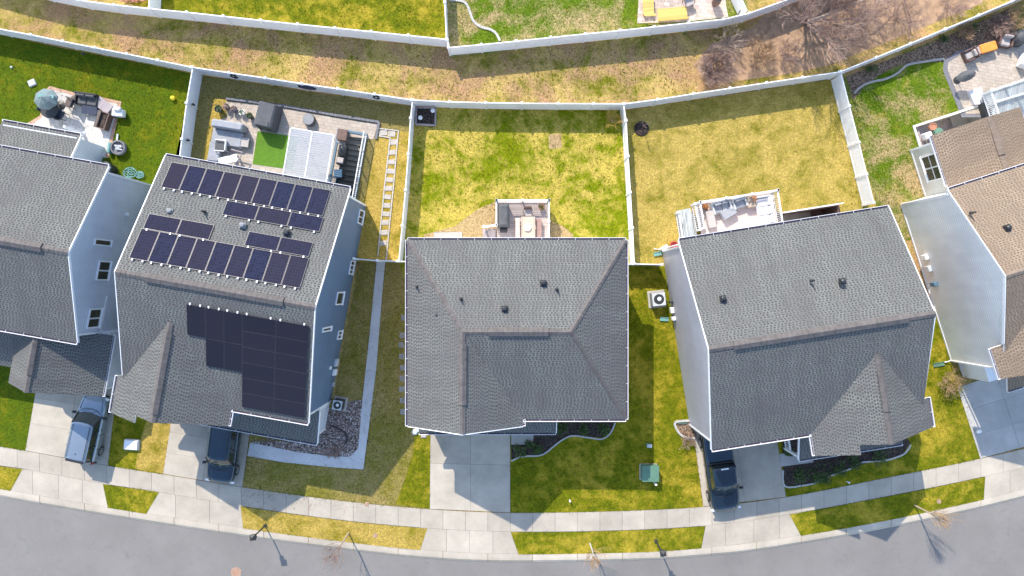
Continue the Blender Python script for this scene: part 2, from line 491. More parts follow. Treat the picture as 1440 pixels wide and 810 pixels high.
# ------------------------------------------------------------------ house frames (centre of the eave rectangle, turn)
FR = {'A': (Vector((-31.27, 3.08, 0)), rad(-10.1)), 'B': (Vector((-16.6, -.085, 0)), rad(-10.1)),
      'C': (Vector((.29, -2.5, 0)), 0.0), 'D': (Vector((17.4, -2.445, 0)), rad(8.95)), 'E': (Vector((34.68, 2.83, 0)), rad(17.8))}
def W(k, x, y, z=0.0):
    o, r = FR[k]
    return Vector((o.x + x * math.cos(r) - y * math.sin(r), o.y + x * math.sin(r) + y * math.cos(r), z))
def L(k, p):
    o, r = FR[k]; d = Vector(p) - o
    return Vector((d.x * math.cos(r) + d.y * math.sin(r), -d.x * math.sin(r) + d.y * math.cos(r), p[2]))
def W2(k, x, y):
    p = W(k, x, y); return (p.x, p.y)

# areaways beside the basements: frame, x0, x1, y0, y1
AREA = {'B': (2.85, 4.62, 6.85, 11.5), 'D': (1.8, 6.0, 6.05, 7.2), 'E': (-4.3, .95, 8.62, 9.95)}
HOLE = {k: [W2(k, *q) for q in ((a, c), (b, c), (b, d), (a, d))] for k, (a, b, c, d) in AREA.items()}

def interp(line, u):
    for (a, b), (c, d) in zip(line, line[1:]):
        if a <= u <= c: return b + (d - b) * (u - a) / (c - a)
    return line[0][1] if u < line[0][0] else line[-1][1]
def smooth(line): return [(p.x, p.y) for p in spline([(a, b, 0) for a, b in line], 6)]

ASPH = smooth([(-900, 420), (-600, 535), (-300, 628), (-150, 667), (0, 699), (180, 730), (360, 757), (490, 774), (603, 786), (716, 791), (902, 788), (992, 782), (1060, 775), (1202, 752), (1330, 726), (1440, 700), (1600, 657), (1800, 594), (2100, 480), (2400, 350)])
KTOP = [(u, v - 12.2) for u, v in ASPH]
STOP = smooth([(-900, 358), (-600, 473), (-300, 566), (-150, 602), (0, 628), (36, 634), (153, 655), (230, 667), (342, 685), (470, 703), (604, 716), (717, 721), (860, 719), (988, 712.8), (1105, 699), (1250, 671), (1378, 645), (1600, 592), (1800, 529), (2100, 415), (2400, 285)])
SBOT = smooth([(-900, 384), (-600, 499), (-300, 592), (-150, 629), (0, 655), (33, 659), (145, 680), (224, 691.5), (338, 711), (470, 730), (601, 742.5), (717, 747.5), (860, 746), (991, 739), (1109, 723), (1250, 697), (1385, 669.6), (1600, 618), (1800, 555), (2100, 441), (2400, 311)])

# ground: one sheet out to the horizon, open where the road and the areaways are cut in
roadN = [P2(u, v - 2.5) for u, v in ASPH]
roadS = [P2(u, v + 190) for u, v in ASPH]
b = MB(); b.sheet([(-420, -420), (420, -420), (420, 420), (-420, 420)], 0.0, [roadN + list(reversed(roadS))] + list(HOLE.values()))
struct(b.build('ground', M['alley'], loc=(0, 0, 0)))
b = MB(); b.sheet(roadN + list(reversed(roadS)), -.11)
struct(b.build('road', M['asphalt'], loc=(0, 0, 0)))

def put_attr(o, vals):
    at = o.data.attributes.new('slab', 'FLOAT', 'FACE')
    at.data.foreach_set('value', vals)

class Slabs:
    """concrete bays a few millimetres apart, each with its own tone"""
    def __init__(s): s.b = MB(); s.t = []
    def bay(s, poly, z, gap=.012, th=.03):
        poly = ccw([tuple(p)[:2] for p in poly])
        c = Vector((sum(p[0] for p in poly) / len(poly), sum(p[1] for p in poly) / len(poly)))
        q = []
        for p in poly:
            d = c - Vector(p[:2]); q.append(tuple(Vector(p[:2]) + d.normalized() * gap))
        n = len(s.b.f); s.b.prism(q, z - th, z)
        s.t += [rnd(.15, .85)] * (len(s.b.f) - n)
    def build(s, name, mat):
        o = s.b.build(name, mat, loc=(0, 0, 0)); put_attr(o, s.t); return struct(o)

# sidewalk, aprons, kerb
jb = MB()
def strip_poly(top, bot, u0, u1, n=40):
    us = [u0 + (u1 - u0) * i / n for i in range(n + 1)]
    return [P2(u, interp(bot, u)) for u in us] + [P2(u, interp(top, u)) for u in reversed(us)]
jb.sheet(strip_poly(STOP, KTOP, -700, 2200, 120), .008)
struct(jb.build('pavement_bed', M['joint'], loc=(0, 0, 0)))
sw = Slabs()
u = -700.0
while u < 2100:
    w = 31.5
    for k in (0,):
        a, c = u, u + w
        sw.bay([P2(a, interp(SBOT, a)), P2(c, interp(SBOT, c)), P2(c, interp(STOP, c)), P2(a, interp(STOP, a))], .03)
    u += w
sw.build('sidewalk', M['walk'])
ap = Slabs()
for edges in ((15, 46, 83, 116, 152), (206, 247, 295, 342), (590, 628, 660, 693, 729), (986, 1020, 1060, 1096, 1126), (1383, 1420, 1460, 1500), (-240, -200, -160, -120), (1700, 1750, 1800)):
    for a, c in zip(edges, edges[1:]):
        ap.bay([P2(a, interp(KTOP, a)), P2(c, interp(KTOP, c)), P2(c, interp(SBOT, c)), P2(a, interp(SBOT, a))], .026)
ap.build('driveway_apron', M['walk'])
kb = MB(); kt = []
u = -700.0
while u < 2100:
    w = 63.0; us = [u + .35, u + w / 3, u + 2 * w / 3, u + w - .35]
    rings = []
    for q in us:
        t, a = interp(KTOP, q), interp(ASPH, q)
        rings.append([(*P2(q, t), .03), (*P2(q, t + 6.0), .028), (*P2(q, t + 9.0), .012), (*P2(q, a), -.085), (*P2(q, a), -.16), (*P2(q, t), -.16)])
    n = len(kb.f); kb.loft(rings); kt += [rnd(.1, .9)] * (len(kb.f) - n)
    u += w
ko = kb.build('kerb', M['kerb'], loc=(0, 0, 0)); put_attr(ko, kt); struct(ko)

def lerp2(a, c, t): return (a[0] + (c[0] - a[0]) * t, a[1] + (c[1] - a[1]) * t)
def drive(name, tl, tr, br, bl, rows, cols, mat):
    """driveway from photo corners at ground level, split in bays"""
    s = Slabs(); bed = MB()
    bed.sheet([P2(*q) for q in (bl, br, tr, tl)], .014)
    for i in range(len(rows) - 1):
        for j in range(len(cols) - 1):
            def g(x, y): return P2(*lerp2(lerp2(tl, tr, x), lerp2(bl, br, x), y))
            s.bay([g(cols[j], rows[i + 1]), g(cols[j + 1], rows[i + 1]), g(cols[j + 1], rows[i]), g(cols[j], rows[i])], .034, .01)
    struct(bed.build('driveway_bed', M['joint'], loc=(0, 0, 0)))
    return s.build(name, mat)
drive('driveway', (56, 520), (166, 535), (152, 654.5), (36, 633.5), (0, .35, .66, 1), (0, .5, 1), M['walk'])
drive('driveway', (246, 560), (356, 575), (341, 684.5), (229.5, 666), (0, .45, .72, 1), (0, .5, 1), M['walk'])
drive('driveway', (605.5, 590), (717.5, 590), (717.5, 720.5), (604.5, 715.5), (0, .49, 1), (0, .505, 1), M['walk'])
drive('driveway', (972, 585), (1085, 570), (1105, 698.5), (989, 712), (0, .4, 1), (0, .5, 1), M['walk'])
drive('driveway', (1346, 545), (1465, 505), (1500, 612), (1378, 644.5), (0, .33, .68, 1), (0, .46, 1), M['drive_grey'])

# lawns
def lawn(name, pts, mat, z=.006, holes=()):
    b = MB(); b.sheet([P2(*p) for p in pts], z, holes)
    return struct(b.build(name, M[mat], loc=(0, 0, 0)))
lawn('lawn', [(-500, -40), (-150, 18), (0, 49), (90, 68), (180, 85), (272, 104), (262, 170), (254, 225), (240, 330), (-500, 330)], 'lawn_lush')
lawn('lawn', [(272, 104), (380, 121), (480, 136), (583, 151), (574, 240), (561, 370), (420, 372), (230, 330), (246, 225), (258, 170)], 'lawn_brown', .006, [HOLE['B']])
lawn('lawn', [(532, 182), (576, 186), (570, 250), (561, 368), (505, 368), (497, 330), (519, 250)], 'lawn_gold', .010)
lawn('lawn', [(583, 151), (730, 155), (880, 155), (887, 250), (893, 372), (880, 400), (570, 400), (561, 368), (574, 240)], 'lawn_mottled')
lawn('lawn', [(880, 155), (1030, 133), (1184, 110), (1206, 190), (1233, 292), (1235, 340), (930, 400), (893, 372), (887, 250)], 'lawn_straw', .006, [HOLE['D']])
lawn('lawn', [(1184, 110), (1240, 88), (1330, 50), (1440, 2), (1620, -70), (1700, 150), (1440, 330), (1235, 340), (1233, 292), (1206, 190)], 'lawn_patchy', .006, [HOLE['E']])
def lawn_to_walk(left, right, u0, u1, mat, name='lawn', z=.018):
    us = [u0 + (u1 - u0) * i / 10 for i in range(11)]
    return lawn(name, left + [(q, interp(STOP, q) - .2) for q in us] + right, mat, z)
lawn_to_walk([(-500, 470), (-450, 520)], [(36, 633), (56, 520), (56, 470)], -445, 36, 'lawn_lush')
lawn_to_walk([(162, 560), (152, 654)], [(229, 666), (240, 598), (246, 560)], 152, 229, 'lawn_front')
lawn('lawn', [(208, 585), (247, 585), (240, 600), (229.5, 665.6), (190, 659), (197, 622)], 'lawn_gold', .022)
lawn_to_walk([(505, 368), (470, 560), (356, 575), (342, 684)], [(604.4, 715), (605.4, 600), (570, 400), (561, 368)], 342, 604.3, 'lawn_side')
lawn('lawn', [(556, 716 - 7), (604.4, 715.4), (605, 640), (604, 600), (585, 600), (580, 640), (570, 672)], 'lawn_front', .022)
lawn_to_walk([(880, 372), (860, 600), (717.5, 600), (717.5, 720)], [(988.5, 712), (972, 590), (950, 400), (935, 372)], 717.6, 988.5, 'lawn_front')
lawn_to_walk([(1085, 560), (1104.8, 698)], [(1378, 644), (1350, 555), (1318, 440), (1290, 440)], 1105, 1378, 'lawn_front')
def verge(t0, t1, k1, k0, mat):
    """strip of grass between sidewalk and kerb: columns of its four corners"""
    n = 10
    top = [(t0 + (t1 - t0) * i / n, interp(SBOT, t0 + (t1 - t0) * i / n) + .5) for i in range(n + 1)]
    low = [(k1 + (k0 - k1) * i / n, interp(KTOP, k1 + (k0 - k1) * i / n) + .6) for i in range(n + 1)]
    lawn('verge', top + low, mat, .036)
verge(-120, 32, 15, -120, 'lawn_front')
verge(145, 224, 206, 152, 'lawn_front')
verge(338.5, 601, 591, 342, 'lawn_gold')
verge(718, 992, 986, 729, 'lawn_front')
verge(1110, 1385, 1383, 1126, 'lawn_front')
verge(1500, 1700, 1690, 1505, 'lawn_front')
# bare and planted ground beyond the fences
lawn('leaf_litter', [(975, 92), (1000, 62), (1060, 38), (1120, -30), (1420, -60), (1380, 5), (1290, 42), (1240, 62), (1210, 74), (1165, 92), (1110, 104), (1050, 112), (1000, 118)], 'soil', .004)
lawn('leaf_litter', [(1190, 108), (1240, 88), (1330, 52), (1420, 12), (1440, 60), (1380, 62), (1330, 86), (1262, 92), (1236, 106), (1215, 122), (1200, 140)], 'leaf_mulch', .012)
lawn('lawn', [(-300, -70), (100, -20), (205, 12), (213, 14), (330, 28), (480, 45), (628, 66), (624, 0), (618, -120), (-300, -120)], 'lawn_front', .005)
lawn('lawn', [(633, 82), (760, 64), (880, 49), (1000, 32), (1052, 16), (1040, -120), (622, -120)], 'lawn_patchy', .005)
lawn('dirt_patch', [(596, 330), (640, 318), (672, 294), (700, 282), (700, 345), (600, 345)], 'bare', .009)
lawn('dirt_patch', [(770, 310), (792, 318), (806, 330), (800, 345), (770, 345)], 'bare', .009)
lawn('dirt_patch', [(771, 189), (789, 188), (790, 208), (772, 210)], 'bare', .009)

# ------------------------------------------------------------------ fences
FH = 1.5
def fence(label, px, group, gate=None, h=FH, end_posts=True, extra=None):
    pts = [P(u, v, h) for u, v in px]
    t = thing('vinyl_fence', label, 'fence', (pts[0].x, pts[0].y, 0), 0, group)
    for i, p in enumerate(pts):
        if not end_posts and i == 0: continue
        d = (pts[min(i + 1, len(pts) - 1)] - pts[max(i - 1, 0)])
        a = math.atan2(d.y, d.x)
        b = MB(); b.box(p.x, p.y, -.05, .125, .125, h + .05, a)
        c, s_ = math.cos(a), math.sin(a)
        def ring(k, z): return [(p.x + c * x * k - s_ * y * k, p.y + s_ * x * k + c * y * k, z) for x, y in ((-1, -1), (1, -1), (1, 1), (-1, 1))]
        b.loft([ring(.085, h + .002), ring(.085, h + .03), ring(.012, h + .075)])
        b.build('post', M['white'], t, True)
    for p, q in zip(pts, pts[1:]):
        d = Vector((q.x - p.x, q.y - p.y, 0)); l = d.length; d.normalize(); n = Vector((-d.y, d.x, 0))
        b = MB()
        o = p + d * .065; o.z = 0
        l -= .13
        for z, hh, w in ((.05, .14, .055), (h - .15, .13, .06)):
            b.obox(o + Vector((0, 0, z)) - n * w / 2, d * l, n * w, (0, 0, hh))
        k = max(1, round(l / .29)); bw = l / k
        for i in range(k):
            b.obox(o + d * (bw * i + .004) + Vector((0, 0, .19)) - n * .018, d * (bw - .008), n * .036, (0, 0, h - .34))
        b.obox(o + Vector((0, 0, .19)) - n * .012, d * l, n * .024, (0, 0, h - .34))
        b.build('panel', M['fence'], t, True)
    return t
BK = 'white fence runs along the back of the gardens'
fa = fence('white panel fence along the back of the lush green garden with the stone patio', [(-312, -22), (-261, -11), (-210, -1), (-159, 9), (-108, 20), (-57, 30), (-6, 39.5), (43, 48.6), (88, 57.8), (133, 66.7), (178, 75.6), (222, 84.5), (269, 94.2)], BK)
fb = fence('white panel fence with wreaths and a black oval on it behind the paved garden', [(270.5, 94.4), (321.7, 102), (373, 109.5), (423.6, 117.3), (475, 124.6), (526.4, 132.2), (578.5, 140.1)], BK)
fc = fence('white panel fence behind the middle garden with the small raised bed in its corner', [(580, 140.4), (632, 143), (683, 144.2), (734, 145), (784.7, 145.4), (835, 145.6), (877, 145.8)], BK)
fd = fence('white panel fence behind the straw coloured garden without trees', [(878.5, 145.8), (925, 139.6), (975.7, 131.6), (1026.7, 123.9), (1078, 116.3), (1128.4, 108.6), (1180.5, 101)], BK)
fe = fence('white panel fence climbing diagonally past the bare trees to the upper right corner', [(1182.5, 100.5), (1231.9, 80.7), (1280, 61), (1328.9, 40.7), (1376, 21.3), (1423, 1.5), (1470, -18), (1517, -38), (1564, -58)], BK)
UP = 'white fence runs beyond the grass alley'
fence('white panel fence beyond the alley at the upper left, shading the grass below it', [(-50, -39), (2, -25), (56, -11), (111, 0), (160, 6.5), (209.7, 11.7), (262.5, 17), (314, 22.6), (366.7, 28.3), (418.6, 33.8), (471, 39), (522, 44.2), (574, 49.5), (627.5, 55)], UP)
fence('white panel fence beyond the alley bending up beside the yellow wooden bench', [(629, 56), (630.6, 66.7), (677, 62.5), (726, 57.6), (774.4, 52.4), (823.5, 47.4), (871.8, 42.6), (920, 37.4), (968.7, 32), (1017.5, 26.8), (1053.6, 18.3), (1105, 0), (1152, -20), (1200, -40)], UP)
SD = 'white fence runs between neighbouring gardens'
fence('white panel fence between the two upper left gardens, beside red flowers', [(209, 10), (212, -40), (214, -91)], SD, end_posts=False)
fence('thin white fence between the upper gardens beside the curved stone edging', [(627.6, 53), (625.3, 3), (623, -48)], SD, end_posts=False)
fence('short white fence leaving the upper row beside the patio with a dark vase', [(1051.5, 16), (1034, -22), (1018, -60)], SD, end_posts=False)
fab = fence('white panel fence with two black lanterns between the lush garden and the paved garden', [(270.4, 96), (262, 144.6), (255.4, 195.6), (249, 246)], SD, end_posts=False)
fence('white panel fence between the stepping stone strip and the middle garden', [(579.9, 142), (577.2, 166), (573.9, 216.8), (570, 267), (565.4, 317), (560.7, 367)], SD, end_posts=False)
fence('white panel fence between the middle garden and the straw coloured garden', [(877.2, 147.5), (880.6, 169.4), (883.4, 219.6), (886.6, 270.4), (889.6, 320.5), (892, 370.7)], SD, end_posts=False)
fence('wide looking white panel fence between the straw coloured garden and the patchy garden', [(1183, 102.5), (1194.8, 149), (1208, 200), (1219, 245), (1229, 285)], SD, end_posts=False)
GT = 'short white fences closing the gaps between houses'
fence('short white fence closing the gap beside the grey house with solar panels', [(497, 363.6), (530, 366.4), (559.5, 367.2)], GT)
fence('tiny white fence stub joining the middle house at its left corner', [(562, 367.3), (577, 368)], GT, end_posts=False)
fence('short white fence between the middle house and the lilac grey house', [(878, 371.5), (891, 371), (931, 372)], GT)

def fence_part(parent, name, b, mats): return b.build(name, mats, parent, True)
# lanterns and ornaments hung on the fences
for u, v in ((272, 147), (264.5, 197)):
    p = P(u, v, 1.1); b = MB(); b.lathe([(.02, p.z - .18), (.07, p.z - .14), (.08, p.z + .05), (.1, p.z + .07), (.02, p.z + .16)], p.x, p.y, 8)
    b.box(p.x - .08, p.y, p.z + .0, .16, .03, .03)
    fence_part(fab, 'lantern', b, M['black'])
p = P(117, 74, .9); b = MB(); b.lathe([(.02, p.z - .18), (.07, p.z - .14), (.08, p.z + .05), (.1, p.z + .07), (.02, p.z + .14)], p.x, p.y - .06, 8); fence_part(fa, 'lantern', b, M['black'])
def on_fence(px0, px1, u, drop):
    """point on the garden-side face of a fence panel at photo column u"""
    a, c = P(*px0, FH), P(*px1, FH); t = (u - px0[0]) / (px1[0] - px0[0])
    q = a.lerp(c, t); d = (c - a).normalized(); n = Vector((d.y, -d.x, 0))
    return q + n * .05 - Vector((0, 0, drop)), d, n
for (a, c, u) in (((321.7, 102), (373, 109.5), 325), ((526.4, 132.2), (578.5, 140.1), 527.5)):
    q, d, n = on_fence(a, c, u, .5); b = MB()
    b.tube([q + d * .2 * math.cos(k * .436) + Vector((0, 0, .3 * math.sin(k * .436))) + n * .03 for k in range(1, 14)], [.035 + .03 * abs(math.sin(k)) for k in range(1, 14)], 6)
    fence_part(fb, 'wreath', b, M['black'])
q, d, n = on_fence((423.6, 117.3), (475, 124.6), 428, .62); b = MB()
ring = lambda off, k: [q + d * .62 * k * math.cos(6.2832 * i / 24) + Vector((0, 0, .34 * k * math.sin(6.2832 * i / 24))) + n * off for i in range(24)]
b.loft([ring(-.02, 1), ring(.05, 1), ring(.07, .9)]); fence_part(fb, 'oval_ornament', b, M['navy'])
# ------------------------------------------------------------------ houses
RT = .13     # roof build-up
def house(k, label):
    o, r = FR[k]
    return thing('house', label, 'house', tuple(o), r, 'two storey houses along the curved street')

def gutter(t, p, q, out, wid=.115, name='gutter', step=1.05):
    """open trough along an eave with hangers; p, q on the roof edge, out = horizontal outward direction"""
    p, q, out = Vector(p), Vector(q), Vector(out).normalized()
    d = q - p; l = d.length; d.normalize(); b = MB()
    z = Vector((0, 0, 1)); p0 = p - z * .10
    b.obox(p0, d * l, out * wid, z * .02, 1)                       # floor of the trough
    b.obox(p0 + out * wid, d * l, out * .024, z * .125)            # front lip
    b.obox(p0 - out * .022, d * l, out * .02, z * .10)
    for e in (0, l - .03): b.obox(p0 + d * e, d * .03, out * wid, z * .12)
    n = max(2, round(l / step))
    for i in range(1, n):
        b.obox(p0 + d * (l * i / n - .02) + z * .09, d * .018, out * (wid + .02), z * .02)
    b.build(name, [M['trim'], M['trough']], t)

def ridge_cap(t, p, q, w=.17, mat='cap', name='ridge_cap', lift=.03):
    p, q = Vector(p), Vector(q); d = q - p; l = d.length; d.normalize()
    n = max(1, round(l / .28)); s = d.cross(Vector((0, 0, 1))).normalized(); up = s.cross(d)
    b = MB()
    for i in range(n):
        a0 = p + d * (l * i / n) + up * (lift + .004 * (i % 2)); a1 = p + d * (l * (i + 1) / n + .03) + up * (lift + .018)
        dn = Vector((0, 0, -.085))
        b.face([a0, a1, a1 + s * w + dn, a0 + s * w + dn]); b.face([a1, a0, a0 - s * w + dn, a1 - s * w + dn])
        b.face([a0 + s * w + dn, a1 + s * w + dn, a1 + s * w + dn * 2, a0 + s * w + dn * 2]); b.face([a1 - s * w + dn, a0 - s * w + dn, a0 - s * w + dn * 2, a1 - s * w + dn * 2])
    b.build(name, M[mat], t)

def ridge_vent(t, p, q, w=.25, drop=.13, mat='cap'):
    p, q = Vector(p), Vector(q); d = (q - p); s = Vector((d.y, -d.x, 0)).normalized(); z = Vector((0, 0, 1)); b = MB()
    pr = lambda c: [c + z * .10, c + s * w + z * (.10 - drop), c + s * w - z * (drop + .03), c - s * w - z * (drop + .03), c - s * w + z * (.10 - drop)]
    n = max(2, round(d.length / .3))
    for i in range(n):
        a, c = p + d * (i / n), p + d * ((i + .97) / n)
        b.loft([pr(a), pr(c)])
    b.build('ridge_vent', M[mat], t)

def plane_hit(u, v, pl):
    """where the line of sight through a photo position meets a roof plane (point, normal) in world space"""
    o = Vector((0, 0, H)); d = (P(u, v, 0) - o)
    p0, n = pl
    return o + d * ((p0 - o).dot(n) / d.dot(n))

def roof_vent(t, k, u, v, h, kind='box'):
    """vents at photo positions; h = roof height there"""
    p = L(k, P(u, v, h)); b = MB()
    if kind == 'box':
        b.box(p.x, p.y, p.z - .12, .36, .34, .16); b.bbox(p.x, p.y, p.z + .04, .27, .25, .18, .05)
        b.build('roof_vent', M['dark'], t)
    elif kind == 'pale':
        b.box(p.x, p.y, p.z - .12, .36, .34, .16); b.bbox(p.x, p.y, p.z + .04, .27, .25, .17, .05)
        b.build('roof_vent', M['grey'], t)
    else:
        b.lathe([(.10, p.z - .15), (.09, p.z + .02), (.045, p.z + .06), (.045, p.z + .34), (.001, p.z + .34)], p.x, p.y, 10)
        b.build('vent_pipe', M['dark'], t)

def window(t, c, ax, wid, hgt, n, panes=2, cross=False, name='window'):
    """window on a wall: centre c, horizontal direction ax, outward normal n, all in the house frame"""
    c, ax, n, z = Vector(c), Vector(ax).normalized(), Vector(n).normalized(), Vector((0, 0, 1))
    b = MB(); f = .08
    o = c - ax * wid / 2 - z * hgt / 2
    for a, l, w_, h_ in ((0, 0, wid, f), (0, hgt - f, wid, f)): b.obox(o + ax * a + z * l - n * .02, ax * w_, n * .09, z * h_)
    for a in (0, wid - f): b.obox(o + ax * a + z * f - n * .02, ax * f, n * .088, z * (hgt - 2 * f))
    for i in range(1, panes): b.obox(o + ax * (wid * i / panes - .03) + z * f - n * .02, ax * .06, n * .07, z * (hgt - 2 * f))
    if cross: b.obox(o + ax * f + z * (hgt / 2 - .03) - n * .02, ax * (wid - 2 * f), n * .066, z * .06)
    b.obox(o - ax * .04 - z * .05 - n * .02, ax * (wid + .08), n * .13, z * .048)
    fr = b.build(name, M['trim'], t)
    g = MB()
    for i in range(panes):
        x0, x1 = wid * i / panes + .06, wid * (i + 1) / panes - .06
        g.obox(o + ax * x0 + z * f + n * (.018 + .004 * i), ax * (x1 - x0), n * .012, z * (hgt - 2 * f))
    g.build('pane', M['glass'], fr)

def door(t, c, ax, wid, hgt, n, name, mat, rows=4, cols=1):
    c, ax, n, z = Vector(c), Vector(ax).normalized(), Vector(n).normalized(), Vector((0, 0, 1))
    b = MB(); o = c - ax * wid / 2
    b.obox(o - n * .02, ax * wid, n * .05, z * hgt)
    for i in range(rows):
        for j in range(cols):
            b.obox(o + ax * (wid * (j + .12) / cols) + z * (hgt * (i + .12) / rows) + n * .03, ax * (wid * .76 / cols), n * .02, z * (hgt * .76 / rows))
    for a in (-.12, wid): b.obox(o + ax * a - n * .02, ax * .12, n * .085, z * (hgt + .12))
    b.obox(o + z * hgt - n * .02, ax * wid, n * .083, z * .12)
    b.build(name, M[mat], t)

def gable_body(t, x0, x1, y0, y1, eave, ridge, mat, axis='x', name='wall', z0=-.05):
    """walls with gable ends: a prism under the roof"""
    b = MB(); m = .16
    if axis == 'x':
        yc = (y0 + y1) / 2
        sec = lambda x: [(x, y0, z0), (x, y1, z0), (x, y1, eave - m), (x, yc, ridge - m), (x, y0, eave - m)]
        b.loft([sec(x0), sec(x1)])
    else:
        xc = (x0 + x1) / 2
        sec = lambda y: [(x0, y, z0), (x1, y, z0), (x1, y, eave - m), (xc, y, ridge - m), (x0, y, eave - m)]
        b.loft([sec(y0), sec(y1)])
    return b.build(name, M[mat], t)

def box_body(t, x0, x1, y0, y1, z1, mat, name='wall', z0=-.05):
    b = MB(); b.box((x0 + x1) / 2, (y0 + y1) / 2, z0, x1 - x0, y1 - y0, z1 - z0)
    return b.build(name, M[mat], t)

def trim_bar(t, segs, w=.12, d=.03, name='corner_trim', mat='trim'):
    for p, q, n in segs:
        b = MB()
        p, q, n = Vector(p), Vector(q), Vector(n).normalized()
        e = (q - p).normalized(); s = e.cross(n).normalized()
        b.obox(p - s * w / 2, q - p, s * w, n * d)
        b.build(name, M[mat], t)

def main_roof(t, hw, hd, eave, ridge, mat='shingle', cut=None):
    """two slopes, ridge along x; cut = eave stretches (front) left to a cross gable"""
    b = MB()
    b.slab([(-hw, hd, eave), (hw, hd, eave), (hw, 0, ridge), (-hw, 0, ridge)], RT)
    b.slab([(-hw, 0, ridge), (hw, 0, ridge), (hw, -hd, eave), (-hw, -hd, eave)], RT)
    return b

def rake(t, pts, out, name='fascia'):
    """white board along the sloping roof edge; pts along the edge, out = outward direction"""
    b = MB(); out = Vector(out).normalized()
    for p, q in zip(pts, pts[1:]):
        p, q = Vector(p), Vector(q)
        b.obox(p + out * .003 - Vector((0, 0, .2)), q - p, out * .035, (0, 0, .19))
        b.obox(p + out * .003 - Vector((0, 0, .012)), q - p, out * .05, (0, 0, .02))
    b.build(name, M['trim'], t)

# ---------------- house B: solar panels
B = house('B', 'grey roofed house with solar panels on both slopes, between the blue car and black car')
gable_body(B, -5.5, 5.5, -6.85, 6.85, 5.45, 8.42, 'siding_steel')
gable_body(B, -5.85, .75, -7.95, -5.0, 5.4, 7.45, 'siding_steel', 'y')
rb = main_roof(B, 5.66, 7.2, 5.5, 8.58)
xr, yF = -2.62, -8.22
rb.slab([(xr, yF, 7.6), (xr, -1.9, 7.6), (-5.62, -6.2, 5.83), (-6.19, -6.38, 5.5), (-6.19, yF, 5.5)], RT)
rb.slab([(xr, yF, 7.6), (.95, yF, 5.5), (.95, -7.0, 5.5), (xr, -1.9, 7.6)], RT)
rb.slab([(-6.19, yF, 5.5), (-4.05, yF, 6.76), (-4.05, -8.66, 6.76), (-6.19, -8.66, 5.5)], RT)
rb.slab([(-3.2, -6.8, 3.55), (5.72, -6.8, 3.55), (5.72, -9.1, 2.7), (-6.0, -9.1, 2.7), (-6.0, -7.9, 3.14)], RT)
rB = rb.build('roof', [M['shingle'], M['trim']], B)
ridge_cap(rB, (-5.66, 0, 8.58), (5.66, 0, 8.58)); ridge_vent(rB, (-3.9, 0, 8.62), (3.9, 0, 8.62))
ridge_cap(rB, (xr, yF, 7.6), (xr, -2.4, 7.6)); ridge_vent(rB, (xr, yF + .5, 7.63), (xr, -3.0, 7.63), .22, .15)
rake(B, [(5.66, 7.2, 5.5), (5.66, 0, 8.58), (5.66, -7.2, 5.5)], (1, 0, 0))
rake(B, [(-5.66, -6.2, 5.9), (-5.66, 0, 8.58), (-5.66, 7.2, 5.5)], (-1, 0, 0))
rake(B, [(5.72, -6.85, 3.55), (5.72, -9.1, 2.7)], (1, 0, 0))
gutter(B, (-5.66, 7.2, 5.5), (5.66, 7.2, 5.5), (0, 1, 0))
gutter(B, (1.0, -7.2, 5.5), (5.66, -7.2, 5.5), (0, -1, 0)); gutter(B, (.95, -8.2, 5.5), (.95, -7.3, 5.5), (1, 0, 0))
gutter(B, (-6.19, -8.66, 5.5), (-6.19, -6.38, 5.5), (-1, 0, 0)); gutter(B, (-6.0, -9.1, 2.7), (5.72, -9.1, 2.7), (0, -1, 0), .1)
box_body(B, 2.2, 5.45, -8.8, -6.85, 2.62, 'siding_blue', 'porch_wall')
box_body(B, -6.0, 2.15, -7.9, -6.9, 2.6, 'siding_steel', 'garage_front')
door(B, (-2.4, -7.9, 0), (1, 0, 0), 4.9, 2.15, (0, -1, 0), 'garage_door', 'white', 4, 4)
for x in (-2.6,): window(B, (x, -7.95, 4.0), (1, 0, 0), 1.5, 1.4, (0, -1, 0), 2)
window(B, (3.2, -6.85, 4.6), (1, 0, 0), 1.4, 1.3, (0, -1, 0), 2)
trim_bar(B, [((5.5, 6.78, 0), (5.5, 6.78, 5.3), (1, 0, 0)), ((5.5, -6.78, 0), (5.5, -6.78, 5.3), (1, 0, 0)), ((5.45, -8.72, 0), (5.45, -8.72, 2.6), (1, 0, 0)), ((5.45, -6.95, 0), (5.45, -6.95, 2.6), (1, 0, 0)), ((5.45, -8.8, 2.55), (5.45, -6.9, 2.55), (1, 0, 0))])
for x in (-3.6, 0, 3.4): window(B, (x, 6.85, 4.1), (1, 0, 0), 1.2, 1.3, (0, 1, 0), 2)
door(B, (-1.0, 6.85, .06), (1, 0, 0), 1.8, 2.05, (0, 1, 0), 'patio_door', 'white', 1, 2)
def wallpt(u, v, k, x):
    """photo position on the plane x = const of a house frame"""
    o, r = FR[k]; n = Vector((math.cos(r), math.sin(r), 0))
    return L(k, plane_hit(u, v, (W(k, x, 0), n)))
for (u, v, wd, hg, pn) in ((508.5, 306, .95, 1.3, 2), (497, 376.5, .95, 1.0, 3), (477.3, 419.5, .85, 1.65, 1), (477.2, 471, .6, 1.0, 2)):
    p = wallpt(u, v, 'B', 5.5); window(B, (5.5, p.y, max(1.0, p.z)), (0, 1, 0), wd, hg, (1, 0, 0), pn)
p = wallpt(459, 463, 'B', 5.5); window(B, (5.5, p.y, p.z), (0, 1, 0), .3, 1.9, (1, 0, 0), 1)
p = wallpt(464, 517, 'B', 5.5); b = MB(); b.bbox(5.56, p.y, p.z, .14, .2, .2, .03); b.build('wall_vent', M['white'], B)
